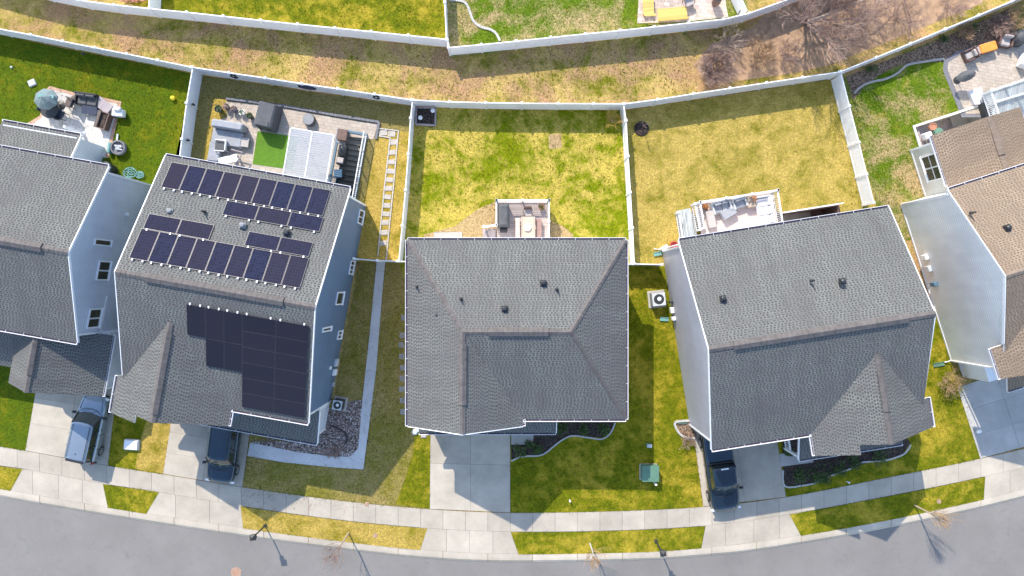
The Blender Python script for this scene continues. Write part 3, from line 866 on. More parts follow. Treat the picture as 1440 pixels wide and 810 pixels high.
roof_vent(B, 'B', 239, 297, 6.9, 'pale'); roof_vent(B, 'B', 286.5, 297.5, 7.0, 'pipe'); roof_vent(B, 'B', 341, 317, 7.1, 'pale'); roof_vent(B, 'B', 403, 327, 7.1, 'box')

def solar(k, parent, pl, pr, pf, rows, cols, mat, fmat, front=False, clamps=True):
    """block of modules: photo positions of its two ridge-side corners and of one far-side left corner"""
    hd, eave, ridge = 7.2, 5.5, 8.58
    tan = (ridge - eave) / hd
    sgn = -1 if front else 1
    o, r = FR[k]
    n = Vector((0, sgn * tan, 1)).normalized()
    pln = (W(k, 0, 0, ridge + .1), Matrix.Rotation(r, 3, 'Z') @ n)
    hit = lambda q: L(k, plane_hit(q[0], q[1], pln))
    c, cr, cf = hit(pl), hit(pr), hit(pf)
    ax = Vector((1, 0, 0)); dn = Vector((0, sgn, -tan)).normalized()          # dn runs away from the ridge
    lw = (cr.x - c.x) / cols; lh = (cf - c).dot(dn) / rows
    c = Vector((c.x, (c.y + cr.y) / 2, (c.z + cr.z) / 2))
    for i in range(rows):
        for j in range(cols):
            a = c + ax * (lw * j + .012) + dn * (lh * i + .012)
            w_, h_ = lw - .024, lh - .024
            b = MB()
            b.obox(a - n * .05, ax * w_, dn * h_, n * .045, 1)
            e = .02
            q = [a + ax * e + dn * e, a + ax * (w_ - e) + dn * e, a + ax * (w_ - e) + dn * (h_ - e), a + ax * e + dn * (h_ - e)]
            q = [p_ + n * .001 for p_ in q]
            nu, nv = (6, 10) if h_ > w_ else (10, 6)
            uv = [(0, 0), (nu, 0), (nu, nv), (0, nv)]
            if (q[1] - q[0]).cross(q[3] - q[0]).dot(n) < 0:
                q = [q[0], q[3], q[2], q[1]]; uv = [uv[0], uv[3], uv[2], uv[1]]
            b.face(q, 0, uv)
            s = b.build('solar_panel', [M[mat], M[fmat]], parent)
            if i == 0 and clamps:
                for f in ((.22, .78) if w_ < 1.4 else (.14, .86)):
                    m = MB()
                    m.obox(a + ax * (w_ * f - .06) - dn * .12 - n * .03, ax * .09, dn * .09, n * .06)
                    m.obox(a + ax * (w_ * f - .025) - dn * .06 - n * .03, ax * .05, dn * .05, n * .085)
                    m.build('mounting_clamp', M['trim'], s)
solar('B', B, (225.5, 263.7), (454, 303.2), (240.3, 227.9), 1, 9, 'solar', 'solar_frame')
solar('B', B, (311.7, 302.0), (449, 326.0), (317.8, 281.2), 1, 3, 'solar', 'solar_frame')
solar('B', B, (200.5, 321.0), (293.5, 337.2), (210.0, 300.0), 1, 2, 'solar', 'solar_frame')
solar('B', B, (343.0, 345.2), (434.2, 361.2), (349.7, 324.8), 1, 2, 'solar', 'solar_frame')
solar('B', B, (180.2, 363.8), (422, 404.5), (200.0, 322.0), 1, 9, 'solar', 'solar_frame')
solar('B', B, (261.6, 427.5), (340.3, 441.6), (262.0, 470.6), 1, 3, 'solar_black', 'solar_frame_black', True)
solar('B', B, (288.8, 475.6), (340.4, 485.0), (289.2, 514.6), 1, 2, 'solar_black', 'solar_frame_black', True, False)
solar('B', B, (340.6, 441.6), (435, 458.5), (340.8, 573.0), 6, 2, 'solar_black', 'solar_frame_black', True)

# ---------------- house A: far left, lush garden
A = house('A', 'blue grey sided house at the left edge with the steel blue car on its drive')
gable_body(A, -5.8, 5.84, -5.05, 5.1, 5.35, 7.6, 'siding_blue')
hr = 5.2
ra = main_roof(A, 6.0, 5.42, 5.4, 7.75)
ra.slab([(-2.75, 5.0, 3.75), (2.36, 5.0, 3.75), (2.36, 7.25, 2.9), (-2.75, 7.25, 2.9)], RT)
ra.slab([(3.3, -9.0, hr), (3.3, -5.0, hr), (6.68, -5.0, 2.9), (6.68, -9.0, 2.9)], RT)
ra.slab([(3.3, -9.0, hr), (3.3, -5.0, hr), (1.1, -5.0, 3.65), (1.1, -9.0, 3.65)], RT)
ra.slab([(-6.2, -5.0, 4.75), (3.2, -5.0, 4.75), (3.2, -8.2, 2.9), (-6.2, -8.2, 2.9)], RT)
rA = ra.build('roof', [M['shingle'], M['trim']], A)
ridge_cap(rA, (-6, 0, 7.75), (6, 0, 7.75)); ridge_vent(rA, (-5.0, 0, 7.79), (4.5, 0, 7.79))
ridge_cap(rA, (3.3, -9.0, hr), (3.3, -5.4, hr)); ridge_vent(rA, (3.3, -7.9, hr + .03), (3.3, -5.9, hr + .03), .2, .14)
rake(A, [(6, 5.42, 5.4), (6, 0, 7.75), (6, -5.42, 5.4)], (1, 0, 0)); rake(A, [(-6, -5.42, 5.4), (-6, 0, 7.75), (-6, 5.42, 5.4)], (-1, 0, 0))
rake(A, [(2.36, 5.0, 3.75), (2.36, 7.25, 2.9)], (1, 0, 0))
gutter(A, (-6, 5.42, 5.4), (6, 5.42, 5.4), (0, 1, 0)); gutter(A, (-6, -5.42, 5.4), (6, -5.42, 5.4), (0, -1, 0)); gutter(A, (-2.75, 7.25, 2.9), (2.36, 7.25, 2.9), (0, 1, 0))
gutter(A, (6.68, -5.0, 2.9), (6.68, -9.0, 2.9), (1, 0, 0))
box_body(A, -2.6, 2.2, 5.0, 7.05, 3.0, 'siding_blue', 'bay_wall')
box_body(A, -5.8, 1.0, -7.6, -5.0, 2.75, 'siding_blue', 'porch_wall')
gable_body(A, .9, 6.4, -8.7, -4.9, 2.9, 4.95, 'siding_blue', 'y', 'garage_wall')
door(A, (3.65, -8.7, 0), (1, 0, 0), 4.6, 2.15, (0, -1, 0), 'garage_door', 'white', 4, 4)
window(A, (-2.5, -7.6, 1.6), (1, 0, 0), 1.5, 1.3, (0, -1, 0), 2)
for (u, v, wd, hg, pn) in ((145, 380.5, 1.25, 1.25, 2), (132, 447.5, 1.25, 1.25, 2)):
    p = wallpt(u, v, 'A', 5.84); window(A, (5.84, p.y, max(1.2, p.z)), (0, 1, 0), wd, hg, (1, 0, 0), pn)
p = wallpt(144, 341, 'A', 5.84); window(A, (5.84, p.y, p.z), (0, 1, 0), .42, 1.7, (1, 0, 0), 1)
p = wallpt(178.5, 301.5, 'A', 5.84); b = MB(); b.bbox(5.9, p.y, p.z, .14, .2, .2, .03); b.build('wall_vent', M['white'], A)
trim_bar(A, [((5.84, 5.02, 0), (5.84, 5.02, 5.2), (1, 0, 0)), ((5.84, -4.97, 0), (5.84, -4.97, 5.2), (1, 0, 0)), ((6.4, -8.64, 0), (6.4, -8.64, 2.7), (1, 0, 0)), ((5.84, -4.95, 2.95), (5.84, -2.6, 2.95), (1, 0, 0))])
roof_vent(A, 'A', 28, 303, 6.5, 'pipe'); roof_vent(A, 'A', 75, 303, 6.6, 'box')

for x in (-4.2, 4.2): window(A, (x, 5.1, 4.2), (1, 0, 0), 1.2, 1.3, (0, 1, 0), 2)
door(A, (-.8, 7.05, .06), (1, 0, 0), 1.8, 2.05, (0, 1, 0), 'patio_door', 'white', 1, 2)
# ---------------- house C: hip roof in the middle
Cc = house('C', 'hip roofed grey house in the middle without any side wall showing')
o = FR['C'][0]
def c_(x, y, z): return (x - o.x, y - o.y, z)
x0, x1, yb, yf, yr, e, rg = -6.35, 6.93, 2.93, -7.99, -2.52, 5.2, 7.55
xl, xx, xw, yw = -2.84, 3.37, .68, -8.4
b = MB(); b.prism([c_(*p, 0)[:2] for p in ((x0 + .35, yb - .35), (x1 - .35, yb - .35), (x1 - .35, yf + .35), (x0 + .35, yf + .35))], -.05, e - .1); b.build('wall', M['siding_pale'], Cc)
gable_body(Cc, *[x0 + .33 - o.x, xw - .3 - o.x], -8.1 - o.y, -4.0 - o.y, e - .02, rg - .12, 'siding_pale', 'y', 'front_wall')
rc = MB()
rc.slab([c_(x0, yb, e), c_(x1, yb, e), c_(xx, yr, rg), c_(xl, yr, rg)], RT)
rc.slab([c_(x0, yb, e), c_(xl, yr, rg), c_(xl, yw, rg), c_(x0, yw, e)], RT)
rc.slab([c_(xl, yr, rg), c_(xw, yf, e), c_(xw, yw, e), c_(xl, yw, rg)], RT)
rc.slab([c_(xl, yr, rg), c_(xx, yr, rg), c_(x1, yf, e), c_(xw, yf, e)], RT)
rc.slab([c_(x1, yb, e), c_(x1, yf, e), c_(xx, yr, rg)], RT)
rc.slab([c_(-6.0, -7.5, 3.55), c_(2.83, -7.5, 3.55), c_(2.83, -9.35, 2.7), c_(-6.0, -9.35, 2.7)], RT)
rC = rc.build('roof', [M['shingle'], M['trim']], Cc)
for p, q in (((x0, yb, e), (xl, yr, rg)), ((x1, yb, e), (xx, yr, rg)), ((x1, yf, e), (xx, yr, rg)), ((xl, yr, rg), (xx, yr, rg)), ((xl, yw, rg), (xl, yr, rg))):
    ridge_cap(rC, c_(*p), c_(*q), .16)
ridge_vent(rC, c_(-1.35, yr, rg + .04), c_(2.1, yr, rg + .04)); ridge_vent(rC, c_(xl, yr - .7, rg + .04), c_(xl, yr - 4.2, rg + .04), .22, .15)
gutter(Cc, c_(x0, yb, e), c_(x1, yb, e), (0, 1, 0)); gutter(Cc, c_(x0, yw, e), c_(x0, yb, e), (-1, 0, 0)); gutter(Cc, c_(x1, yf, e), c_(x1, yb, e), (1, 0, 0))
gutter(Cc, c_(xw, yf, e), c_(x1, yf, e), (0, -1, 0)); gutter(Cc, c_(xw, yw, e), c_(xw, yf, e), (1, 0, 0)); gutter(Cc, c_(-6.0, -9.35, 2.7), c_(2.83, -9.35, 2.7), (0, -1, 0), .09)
rake(Cc, [c_(x0, yw, e), c_(xl, yw, rg), c_(xw, yw, e)], (0, -1, 0)); rake(Cc, [c_(2.83, -7.6, 3.5), c_(2.83, -9.35, 2.7)], (1, 0, 0), 'fascia')
box_body(Cc, -5.9 - o.x, .9 - o.x, -8.75 - o.y, -7.6 - o.y, 2.6, 'siding_pale', 'garage_front')
door(Cc, c_(-2.95, -8.75, 0), (1, 0, 0), 4.9, 2.15, (0, -1, 0), 'garage_door', 'white', 4, 4)
door(Cc, c_(1.75, -7.64, .1), (1, 0, 0), .95, 2.05, (0, -1, 0), 'front_door', 'navy', 3, 2)
for x in (-4.3, -1.6): window(Cc, c_(x, -8.1, 4.1), (1, 0, 0), 1.2, 1.4, (0, -1, 0), 2)
for x, w_ in ((2.0, 1.2), (4.9, 1.7)): window(Cc, c_(x, yf + .35, 4.2), (1, 0, 0), w_, 1.35, (0, -1, 0), 2)
window(Cc, c_(4.9, yf + .35, 1.6), (1, 0, 0), 1.7, 1.4, (0, -1, 0), 2)
for x in (-4, 0, 4.5): window(Cc, c_(x, yb - .35, 4.1), (1, 0, 0), 1.2, 1.3, (0, 1, 0), 2)
door(Cc, c_(-1.2, yb - .35, .75), (1, 0, 0), 1.8, 2.05, (0, 1, 0), 'patio_door', 'white', 1, 2)
for x in (-6.0, 6.58): pass
b = MB()
for x in (2.65,): b.box(x - o.x, -9.2 - o.y, -.05, .14, .14, 2.7)
b.build('porch_post', M['white'], Cc)
for u, v, h, kd in ((764, 397.5, 6.5, 'box'), (783, 406.5, 6.7, 'pipe'), (709.5, 434, 7.1, 'box'), (648, 420, 6.9, 'pipe'), (616, 443, 6.3, 'box'), (586, 403, 5.7, 'pipe')):
    roof_vent(Cc, 'C', u, v, h, kd)

# ---------------- house D: lilac grey side wall
D = house('D', 'house with a lilac grey side wall and a plain grey roof behind the black pickup')
gable_body(D, -6.27, 6.27, -6.05, 6.05, 5.45, 8.25, 'siding_lilac')
gable_body(D, 0.0, 6.62, -6.85, -4.6, 5.4, 7.46, 'siding_lilac', 'y')
rd = main_roof(D, 6.42, 6.4, 5.5, 8.4)
xr, yF = 3.32, -7.12
rd.slab([(xr, yF, 7.6), (xr, -1.6, 7.6), (-.34, -6.35, 5.5), (-.34, yF, 5.5)], RT)
rd.slab([(xr, yF, 7.6), (6.98, yF, 5.5), (6.98, -5.3, 5.5), (6.38, -5.3, 5.85), (xr, -1.6, 7.6)], RT)
rd.slab([(-.34, yF, 5.5), (1.85, yF, 6.757), (1.85, -7.72, 6.757), (-.34, -7.72, 5.5)], RT)
rd.slab([(-.25, -6.6, 3.6), (6.5, -6.6, 3.6), (6.5, -8.72, 2.7), (-.25, -8.72, 2.7)], RT)
rD = rd.build('roof', [M['shingle'], M['trim']], D)
ridge_cap(rD, (-6.42, 0, 8.4), (6.42, 0, 8.4)); ridge_vent(rD, (-5.0, 0, 8.44), (4.9, 0, 8.44))
ridge_cap(rD, (xr, yF, 7.6), (xr, -1.9, 7.6)); ridge_vent(rD, (xr, -5.2, 7.63), (xr, -2.9, 7.63), .2, .14)
rake(D, [(-6.42, 6.4, 5.5), (-6.42, 0, 8.4), (-6.42, -6.4, 5.5)], (-1, 0, 0)); rake(D, [(6.42, -5.2, 5.95), (6.42, 0, 8.4), (6.42, 6.4, 5.5)], (1, 0, 0))
gutter(D, (-6.42, 6.4, 5.5), (6.42, 6.4, 5.5), (0, 1, 0)); gutter(D, (-6.42, -6.4, 5.5), (-.4, -6.4, 5.5), (0, -1, 0))
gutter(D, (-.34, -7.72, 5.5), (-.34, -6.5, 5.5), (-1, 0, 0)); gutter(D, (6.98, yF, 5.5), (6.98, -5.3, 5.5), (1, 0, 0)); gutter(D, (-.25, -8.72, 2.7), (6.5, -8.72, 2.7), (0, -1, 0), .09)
rake(D, [(-.25, -6.7, 3.55), (-.25, -8.72, 2.7)], (-1, 0, 0), 'fascia')
box_body(D, 1.6, 6.3, -7.7, -6.05, 2.6, 'siding_lilac', 'porch_wall')
door(D, (-3.6, -6.05, 0), (1, 0, 0), 4.9, 2.15, (0, -1, 0), 'garage_door', 'white', 4, 4)
door(D, (.75, -6.05, .15), (1, 0, 0), .95, 2.05, (0, -1, 0), 'front_door', 'navy', 3, 2)
window(D, (3.9, -7.7, 1.5), (1, 0, 0), 2.0, 1.4, (0, -1, 0), 2); window(D, (3.3, -6.85, 4.6), (1, 0, 0), 1.7, 1.35, (0, -1, 0), 2); window(D, (-3.6, -6.05, 4.3), (1, 0, 0), 1.6, 1.3, (0, -1, 0), 2)
for x in (-3.6, 3.5): window(D, (x, 6.05, 4.2), (1, 0, 0), 1.3, 1.3, (0, 1, 0), 2)
door(D, (-2.2, 6.05, .75), (1, 0, 0), 1.8, 2.05, (0, 1, 0), 'patio_door', 'white', 1, 2)
trim_bar(D, [((-6.27, 6.0, 0), (-6.27, 6.0, 5.3), (-1, 0, 0)), ((-6.27, -6.0, 0), (-6.27, -6.0, 5.3), (-1, 0, 0))])
b = MB()
for x in (-.1, ): b.box(x, -8.6, -.05, .15, .15, 2.65)
b.build('porch_post', M['white'], D)
b = MB()
for y in (-8.55, -7.4, -6.3): b.box(-.1, y, .12, .09, .09, .95)
b.box(-.1, -7.42, 1.0, .11, 2.3, .07); b.box(-.1, -7.42, .25, .07, 2.3, .05)
for i in range(13): b.box(-.1, -8.42 + i * .165, .28, .035, .035, .74)
b.build('porch_railing', M['white'], D)
for u, v, h, kd in ((1017, 419.5, 7.4, 'box'), (1142, 394.5, 7.5, 'pipe'), (1185, 395.5, 7.6, 'box')): roof_vent(D, 'D', u, v, h, kd)
b = MB()
for p, q in (((-6.4, 6.28, 5.35), (-6.4, 6.15, .1)),): b.tube([p, (p[0] + .1, p[1] - .12, 5.0), (q[0] + .02, q[1], 4.8), q, (q[0] - .4, q[1] + .1, .06)], .045, 6)
b.build('downspout', M['trim'], D)

# ---------------- house E: tan roof, pale wall
E = house('E', 'tan roofed house with a tall pale grey side wall at the right edge')
gable_body(E, -6.86, 6.9, -5.2, 5.2, 5.45, 7.85, 'siding_pale')
re_ = main_roof(E, 7.0, 5.5, 5.5, 8.0)
xe = -2.35
re_.slab([(xe, 9.0, 4.3), (xe, 5.0, 4.3), (-5.35, 5.0, 3.0), (-5.35, 9.0, 3.0)], RT)
re_.slab([(xe, 9.0, 4.3), (xe, 5.0, 4.3), (.65, 5.0, 3.0), (.65, 9.0, 3.0)], RT)
xg, yG = -3.85, -6.35
re_.slab([(xg, yG, 7.6), (xg, -.6, 7.6), (-6.96, -4.3, 5.83), (-7.5, -4.4, 5.5), (-7.5, yG, 5.5)], RT)
re_.slab([(xg, yG, 7.6), (xg, -.6, 7.6), (-.2, -5.45, 5.5), (-.2, yG, 5.5)], RT)
re_.slab([(-5.5, -5.9, 3.6), (5.0, -5.9, 3.6), (5.0, -8.2, 2.7), (-5.5, -8.2, 2.7)], RT)
rE = re_.build('roof', [M['shingle_tan'], M['trim']], E)
ridge_cap(rE, (-7, 0, 8), (7, 0, 8), .17, 'cap_tan'); ridge_cap(rE, (xe, 9.0, 4.3), (xe, 5.4, 4.3), .17, 'cap_tan'); ridge_vent(rE, (xe, 7.9, 4.33), (xe, 6.5, 4.33), .22, .12, 'cap_tan')
ridge_vent(rE, (-4.9, 0, 8.04), (5, 0, 8.04), .25, .13, 'cap_tan'); ridge_cap(rE, (xg, yG, 7.6), (xg, -1.0, 7.6), .17, 'cap_tan')
rake(E, [(-7, 5.5, 5.5), (-7, 0, 8), (-7, -4.2, 6.1)], (-1, 0, 0)); rake(E, [(7, -5.5, 5.5), (7, 0, 8), (7, 5.5, 5.5)], (1, 0, 0))
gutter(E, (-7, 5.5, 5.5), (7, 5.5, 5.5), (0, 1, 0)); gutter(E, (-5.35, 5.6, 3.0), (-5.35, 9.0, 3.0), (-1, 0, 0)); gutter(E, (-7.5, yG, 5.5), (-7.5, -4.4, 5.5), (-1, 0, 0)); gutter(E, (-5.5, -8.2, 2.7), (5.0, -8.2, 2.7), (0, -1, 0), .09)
gable_body(E, -5.1, .4, 5.1, 8.6, 3.0, 4.2, 'siding_white', 'y', 'sunroom_wall')
gable_body(E, -6.852, -.5, -6.05, -3.0, 5.45, 7.5, 'siding_pale', 'y', 'front_wall')
box_body(E, -6.4, 4.7, -7.3, -5.9, 2.62, 'siding_pale', 'garage_front')
p = wallpt(1314.5, 237, 'E', -5.1); window(E, (-5.1, 7.0, 1.75), (0, 1, 0), 1.75, 1.6, (-1, 0, 0), 2, True)
door(E, (-2.4, -7.3, 0), (1, 0, 0), 4.9, 2.15, (0, -1, 0), 'garage_door', 'white', 4, 4)
trim_bar(E, [((-6.86, 5.14, 0), (-6.86, 5.14, 5.3), (-1, 0, 0)), ((-6.86, -5.98, 0), (-6.86, -5.98, 5.3), (-1, 0, 0)), ((-6.86, 5.07, .12), (-6.86, -5.91, .12), (-1, 0, 0)), ((-6.4, -7.25, .12), (-6.4, -6.1, .12), (-1, 0, 0)), ((-5.1, 8.52, 0), (-5.1, 8.52, 2.9), (-1, 0, 0)), ((-5.1, 8.5, 2.8), (-5.1, 5.3, 2.8), (-1, 0, 0)), ((-5.1, 5.3, .12), (-5.1, 8.5, .12), (-1, 0, 0))])
window(E, (-3.7, -6.05, 4.3), (1, 0, 0), 1.6, 1.3, (0, -1, 0), 2)
for x in (2.5, 5.0): window(E, (x, 5.2, 4.2), (1, 0, 0), 1.2, 1.3, (0, 1, 0), 2)
for u, v, h, kd in ((1367, 299, 6.6, 'pipe'), (1417, 320, 7.0, 'box')): roof_vent(E, 'E', u, v, h, kd)
b = MB(); b.tube([(-7.5, -6.1, 5.38), (-7.05, -5.9, 5.0), (-7.0, -5.9, .3), (-7.3, -5.95, .1)], .05, 6); b.build('downspout', M['trim'], E); b = MB(); b.tube([(-6.95, 5.42, 5.4), (-6.98, 5.25, 5.1), (-6.93, 5.25, .3)], .05, 6); b.build('downspout', M['trim'], E)
# ------------------------------------------------------------------ areaways (basement stairs)
def areaway(k, label, down, wall, rail_sides):
    """open well with steps; down = direction the steps descend in the house frame"""
    x0, x1, y0, y1 = AREA[k]; o = W(k, x0, y1); t = thing('basement_stairwell', label, 'stairwell', (o.x, o.y, 0), FR[k][1])
    lx, ly, dep = x1 - x0, y1 - y0, 2.3
    # local: origin at x0, y1; x right, y to -ly
    b = MB()
    b.box(lx / 2, -ly / 2, -dep - .1, lx + .3, ly + .3, .1)
    for (x, y, sx, sy) in ((-.075, -ly / 2, .15, ly + .3), (lx + .075, -ly / 2, .15, ly + .3), (lx / 2, .075, lx, .15), (lx / 2, -ly - .075, lx, .15)):
        b.box(x, y, -dep, sx, sy, dep + .09)
    b.build('retaining_wall', wall, t)
    run = ly if down == 'y' else lx
    n = 11; tread = min(.36, (run - .9) / n)
    b = MB()
    for i in range(n):
        z = -.19 * (i + 1)
        if down == 'y': b.box(lx / 2, -tread * (i + .5), -dep, lx, tread - .02, dep + z)
        elif down == 'x': b.box(tread * (i + .5), -ly / 2, -dep, tread - .02, ly, dep + z)
    b.build('step', M['walk'] if k != 'E' else M['wood_grey'], t)
    for side in rail_sides:
        b = MB()
        if side == 'r': p, q = Vector((lx + .1, .05, 0)), Vector((lx + .1, -ly + .1, 0))
        elif side == 'n': p, q = Vector((0, .1, 0)), Vector((lx, .1, 0))
        d = q - p; m = max(2, round(d.length / 1.3)); d2 = d.normalized(); nn = Vector((-d2.y, d2.x, 0))
        for i in range(m + 1):
            c = p + d * (i / m); b.box(c.x, c.y, .05, .07, .07, .92)
        for z in (.12, .92): b.obox(p + Vector((0, 0, z)) - nn * .03, d, nn * .06, (0, 0, .06))
        kk = round(d.length / .13)
        for i in range(kk):
            c = p + d * ((i + .5) / kk); b.box(c.x, c.y, .16, .025, .025, .78)
        b.build('railing', M['white'], t)
    return t
areaway('B', 'concrete basement steps going down beside the paved patio of the solar house', 'y', M['blueliner'], ('r',))
areaway('D', 'narrow sunken stairwell with a white rail behind the plain grey roof', 'x', M['wood_dark'], ('n',))
areaway('E', 'sunken stairwell with wooden steps and a pale inner wall behind the tan roof', 'x', M['siding_white'], ())

def T(mb, name, mat, label, cat, group=None, smooth=False, kind=None):
    return tag(mb.build(name, mat, smooth=smooth), label, cat, group, kind)

# ------------------------------------------------------------------ paved areas and edging
def paved(name, pts, mat, z=.03, holes=()):
    b = MB(); b.sheet([P2(*p) for p in pts], z, holes); return struct(b.build(name, M[mat], loc=(0, 0, 0)))
def edging(name, pts, mat, label, w=.1, h=.1, sp=True):
    q = [P(u, v) for u, v in pts]
    if sp: q = spline(q, 6)
    b = MB()
    for p, r in zip(q, q[1:]):
        d = r - p; l = d.length
        if l < 1e-4: continue
        d.normalize(); n = Vector((-d.y, d.x, 0)); m = max(1, round(l / .3))
        for i in range(m):
            b.obox(p + d * (l * i / m) - n * w / 2, d * (l / m - .015), n * w, (0, 0, h * rnd(.9, 1.1)))
    return T(b, name, M[mat], label, 'edging')
paved('brick_border', [(56, 163), (60, 147), (63, 128), (70, 121), (104, 130), (144, 137), (171, 143), (161, 189), (153, 222), (-20, 222), (-20, 176), (36, 175)], 'brick', .02)
paved('patio', [(60, 165), (64, 148), (67, 131), (72, 126), (104, 134.5), (144, 141.5), (166, 146.5), (156, 189), (148, 222), (-20, 222), (-20, 181), (40, 179)], 'patio_white', .034)
paved('patio', [(318, 142), (400, 152), (470, 165), (532, 174.5), (525, 196), (489, 192), (470, 262), (476, 300), (280, 280), (291, 226), (303, 170), (320, 165)], 'patio_tan', .03)
b = MB(); c0, c1, c2, c3 = (P(*p) for p in ((362.5, 184.5), (420, 193), (412, 239), (355.5, 231)))
b.sheet([(p.x, p.y) for p in (c3, c2, c1, c0)], .045); T(b, 'turf_mat', M['turf'], 'bright green rectangle of artificial turf on the tan patio', 'turf mat')
edging('patio_kerb', [(319, 139), (400, 149.5), (470, 162), (533.5, 172), (529, 196)], 'edge', 'dark grey block edging round the tan patio', .16, .14, False)
lawn('planted_strip', [(301, 139), (319, 140), (312, 170), (300, 170), (291, 235), (286, 262), (278, 258), (290, 190)], 'lawn_gold', .010)
for (pts, lab) in (([(533, 181), (560.5, 184), (553.5, 262), (543, 366)], 'outer thin white edging of the stepping stone strip'), ([(533, 191.5), (549, 194), (541, 262), (531.5, 360)], 'inner thin white edging of the stepping stone strip')):
    edging('path_edging', pts, 'edge_white', lab, .07, .08, False)
ci = 0
for (x, y, w_, h_) in ((539, 187, .62, .4), (551, 188.5, .55, .42), (554, 200, .6, .4), (551.5, 214.5, .55, .36), (550.2, 228, .55, .36), (549, 241, .58, .36), (547.7, 253, .55, .34), (546.5, 265, .58, .36), (545, 277, .55, .34), (544, 289, .56, .36), (543, 301, .56, .34), (541.8, 313, .56, .36), (540.6, 327, .56, .36), (539, 342, .56, .36)):
    p = P(x, y); b = MB(); b.bbox(p.x, p.y, 0, w_ * .92, h_ * .95, .05, .02, rnd(-.12, .12))
    T(b, 'stepping_stone', M['stone'], 'square stepping stone in the straw strip between two white edgings', 'stepping stone', 'stepping stones in the straw strip')
for (x, y) in ((567.5, 447), (565.5, 471.5), (564.5, 485), (565, 501), (566, 517), (565.5, 532), (565, 547), (566, 563), (566.5, 579)):
    p = P(x, y); b = MB(); b.bbox(p.x, p.y, 0, .36, .38, .04, .015, rnd(-.1, .1))
    T(b, 'paving_stone', M['dull_stone'], 'square paving stone in shade along the left wall of the hip roofed house', 'paving stone', 'paving stones beside the middle house')
paved('path', [(530, 366), (542, 366), (537, 420), (529, 520), (519, 600), (511, 660), (470, 657), (400, 650), (348, 641), (352, 622), (420, 636), (470, 642), (493, 642), (504, 630), (510, 560), (520, 470)], 'path', .04)
b = MB(); b.sheet([P2(*p) for p in ((350, 621), (400, 620), (440, 590), (478, 566), (510, 562), (508, 600), (504, 630), (493, 643), (470, 643), (420, 637))], .03)
tag(b.build('river_rock', M['rock'], loc=(0, 0, 0)), 'bed of purple grey river rocks beside the solar house', 'gravel bed', kind='stuff')
# rocks standing proud of the bed
vb = MB()
poly = [Vector((*P2(*p), 0)) for p in ((360, 620), (440, 600), (476, 568), (508, 564), (502, 628), (470, 640))]
def inside(x, y, q):
    r = False
    for i in range(len(q)):
        a, c = q[i], q[i - 1]
        if (a[1] > y) != (c[1] > y) and x < (c[0] - a[0]) * (y - a[1]) / (c[1] - a[1]) + a[0]: r = not r
    return r
def rock(mb, x, y, r, z=0.0):
    k = rnd(0, 6.28); s = rnd(.6, 1)
    mb.loft([[(x + r * f * math.cos(k + a) * (1 if a % 2 else 1), y + r * f * s * math.sin(k + a), z + hh * r) for a in (0, 1.05, 2.1, 3.14, 4.2, 5.25)] for f, hh in ((.8, 0), (1, .35), (.65, .75))])
cnt = 0
while cnt < 1500:
    x = rnd(P(350, 600).x, P(512, 600).x); y = rnd(P(0, 645).y, P(0, 560).y)
    if inside(x, y, poly): rock(vb, x, y, rnd(.025, .055), .02); cnt += 1
tag(vb.build('river_rock', M['rock'], loc=(0, 0, 0)), 'loose rounded river rocks lying on the grey rock bed', 'gravel', kind='stuff')
# flower beds at the fronts
def bed(pts, mat, sp=True, z=.045):
    q = [P(*p) for p in pts]
    b = MB(); b.sheet([(p.x, p.y) for p in q], z); return struct(b.build('planting_bed', M[mat], loc=(0, 0, 0)))
bed([(719, 646), (735, 640), (757, 639), (768, 635), (790, 617), (806, 612), (846, 615), (858, 607), (866, 592), (860, 570), (719, 570)], 'mulch')
edging('bed_edging', [(719, 648), (735, 641.5), (757, 640.5), (768, 636), (779, 627), (792, 617.5), (806, 612.5), (830, 615.5), (846, 617), (858, 609), (865, 594)], 'edge_white', 'winding white stone edging of the dark bed by the middle house')
bed([(1103, 683), (1130, 682), (1148, 678), (1195, 659), (1206, 655), (1224, 649), (1245, 646), (1268, 639), (1280, 622), (1260, 600), (1100, 620), (1101, 660)], 'mulch')
edging('bed_edging', [(1100.5, 661), (1103.5, 683.5), (1130, 682), (1148, 678), (1160, 671), (1180, 664.5), (1196, 658.5)], 'edge_white', 'white stone edging of the front bed beside the grey driveway of the lilac grey house')
edging('bed_edging', [(1204, 653), (1214, 649.5), (1242, 647.5), (1262, 642), (1273, 636), (1280, 625)], 'edge_white', 'short curved white edging at the far end of the shaded front bed')
paved('front_walk', [(1098, 656), (1143, 650), (1143, 634), (1096, 638)], 'drive_grey', .05); paved('front_walk', [(719, 625), (750, 625), (750, 600), (719, 600)], 'drive_grey', .05)
bed([(951, 595), (969, 591), (980, 612), (978, 617), (966, 616), (955, 608)], 'leaf_mulch')
edging('bed_edging', [(974, 591), (950, 593), (951, 603), (957, 611), (965, 615), (977, 616)], 'edge_white', 'white kerb of the little leaf filled bed at the corner of the lilac grey house', .14, .14)
edging('lawn_edging', [(632, 0), (650, 2), (657, 8), (661, 18), (666, 30), (676, 38), (690, 42), (698, 48), (703, 58)], 'edge_white', 'pale curved stone edging in the upper garden beside the thin fence', .16, .1)
lawn('planting_bed', [(632, 0), (651, 2), (660, 17), (666, 31), (678, 39), (690, 43), (700, 55), (640, 64), (633, 40)], 'lawn_patchy', .011)
edging('lawn_edging', [(1201, 131), (1212, 121), (1228, 115), (1246, 111), (1262, 103), (1275, 92), (1300, 87), (1327, 83)], 'stone', 'rough stone edging between mulch and grass in the patchy garden', .14, .1)
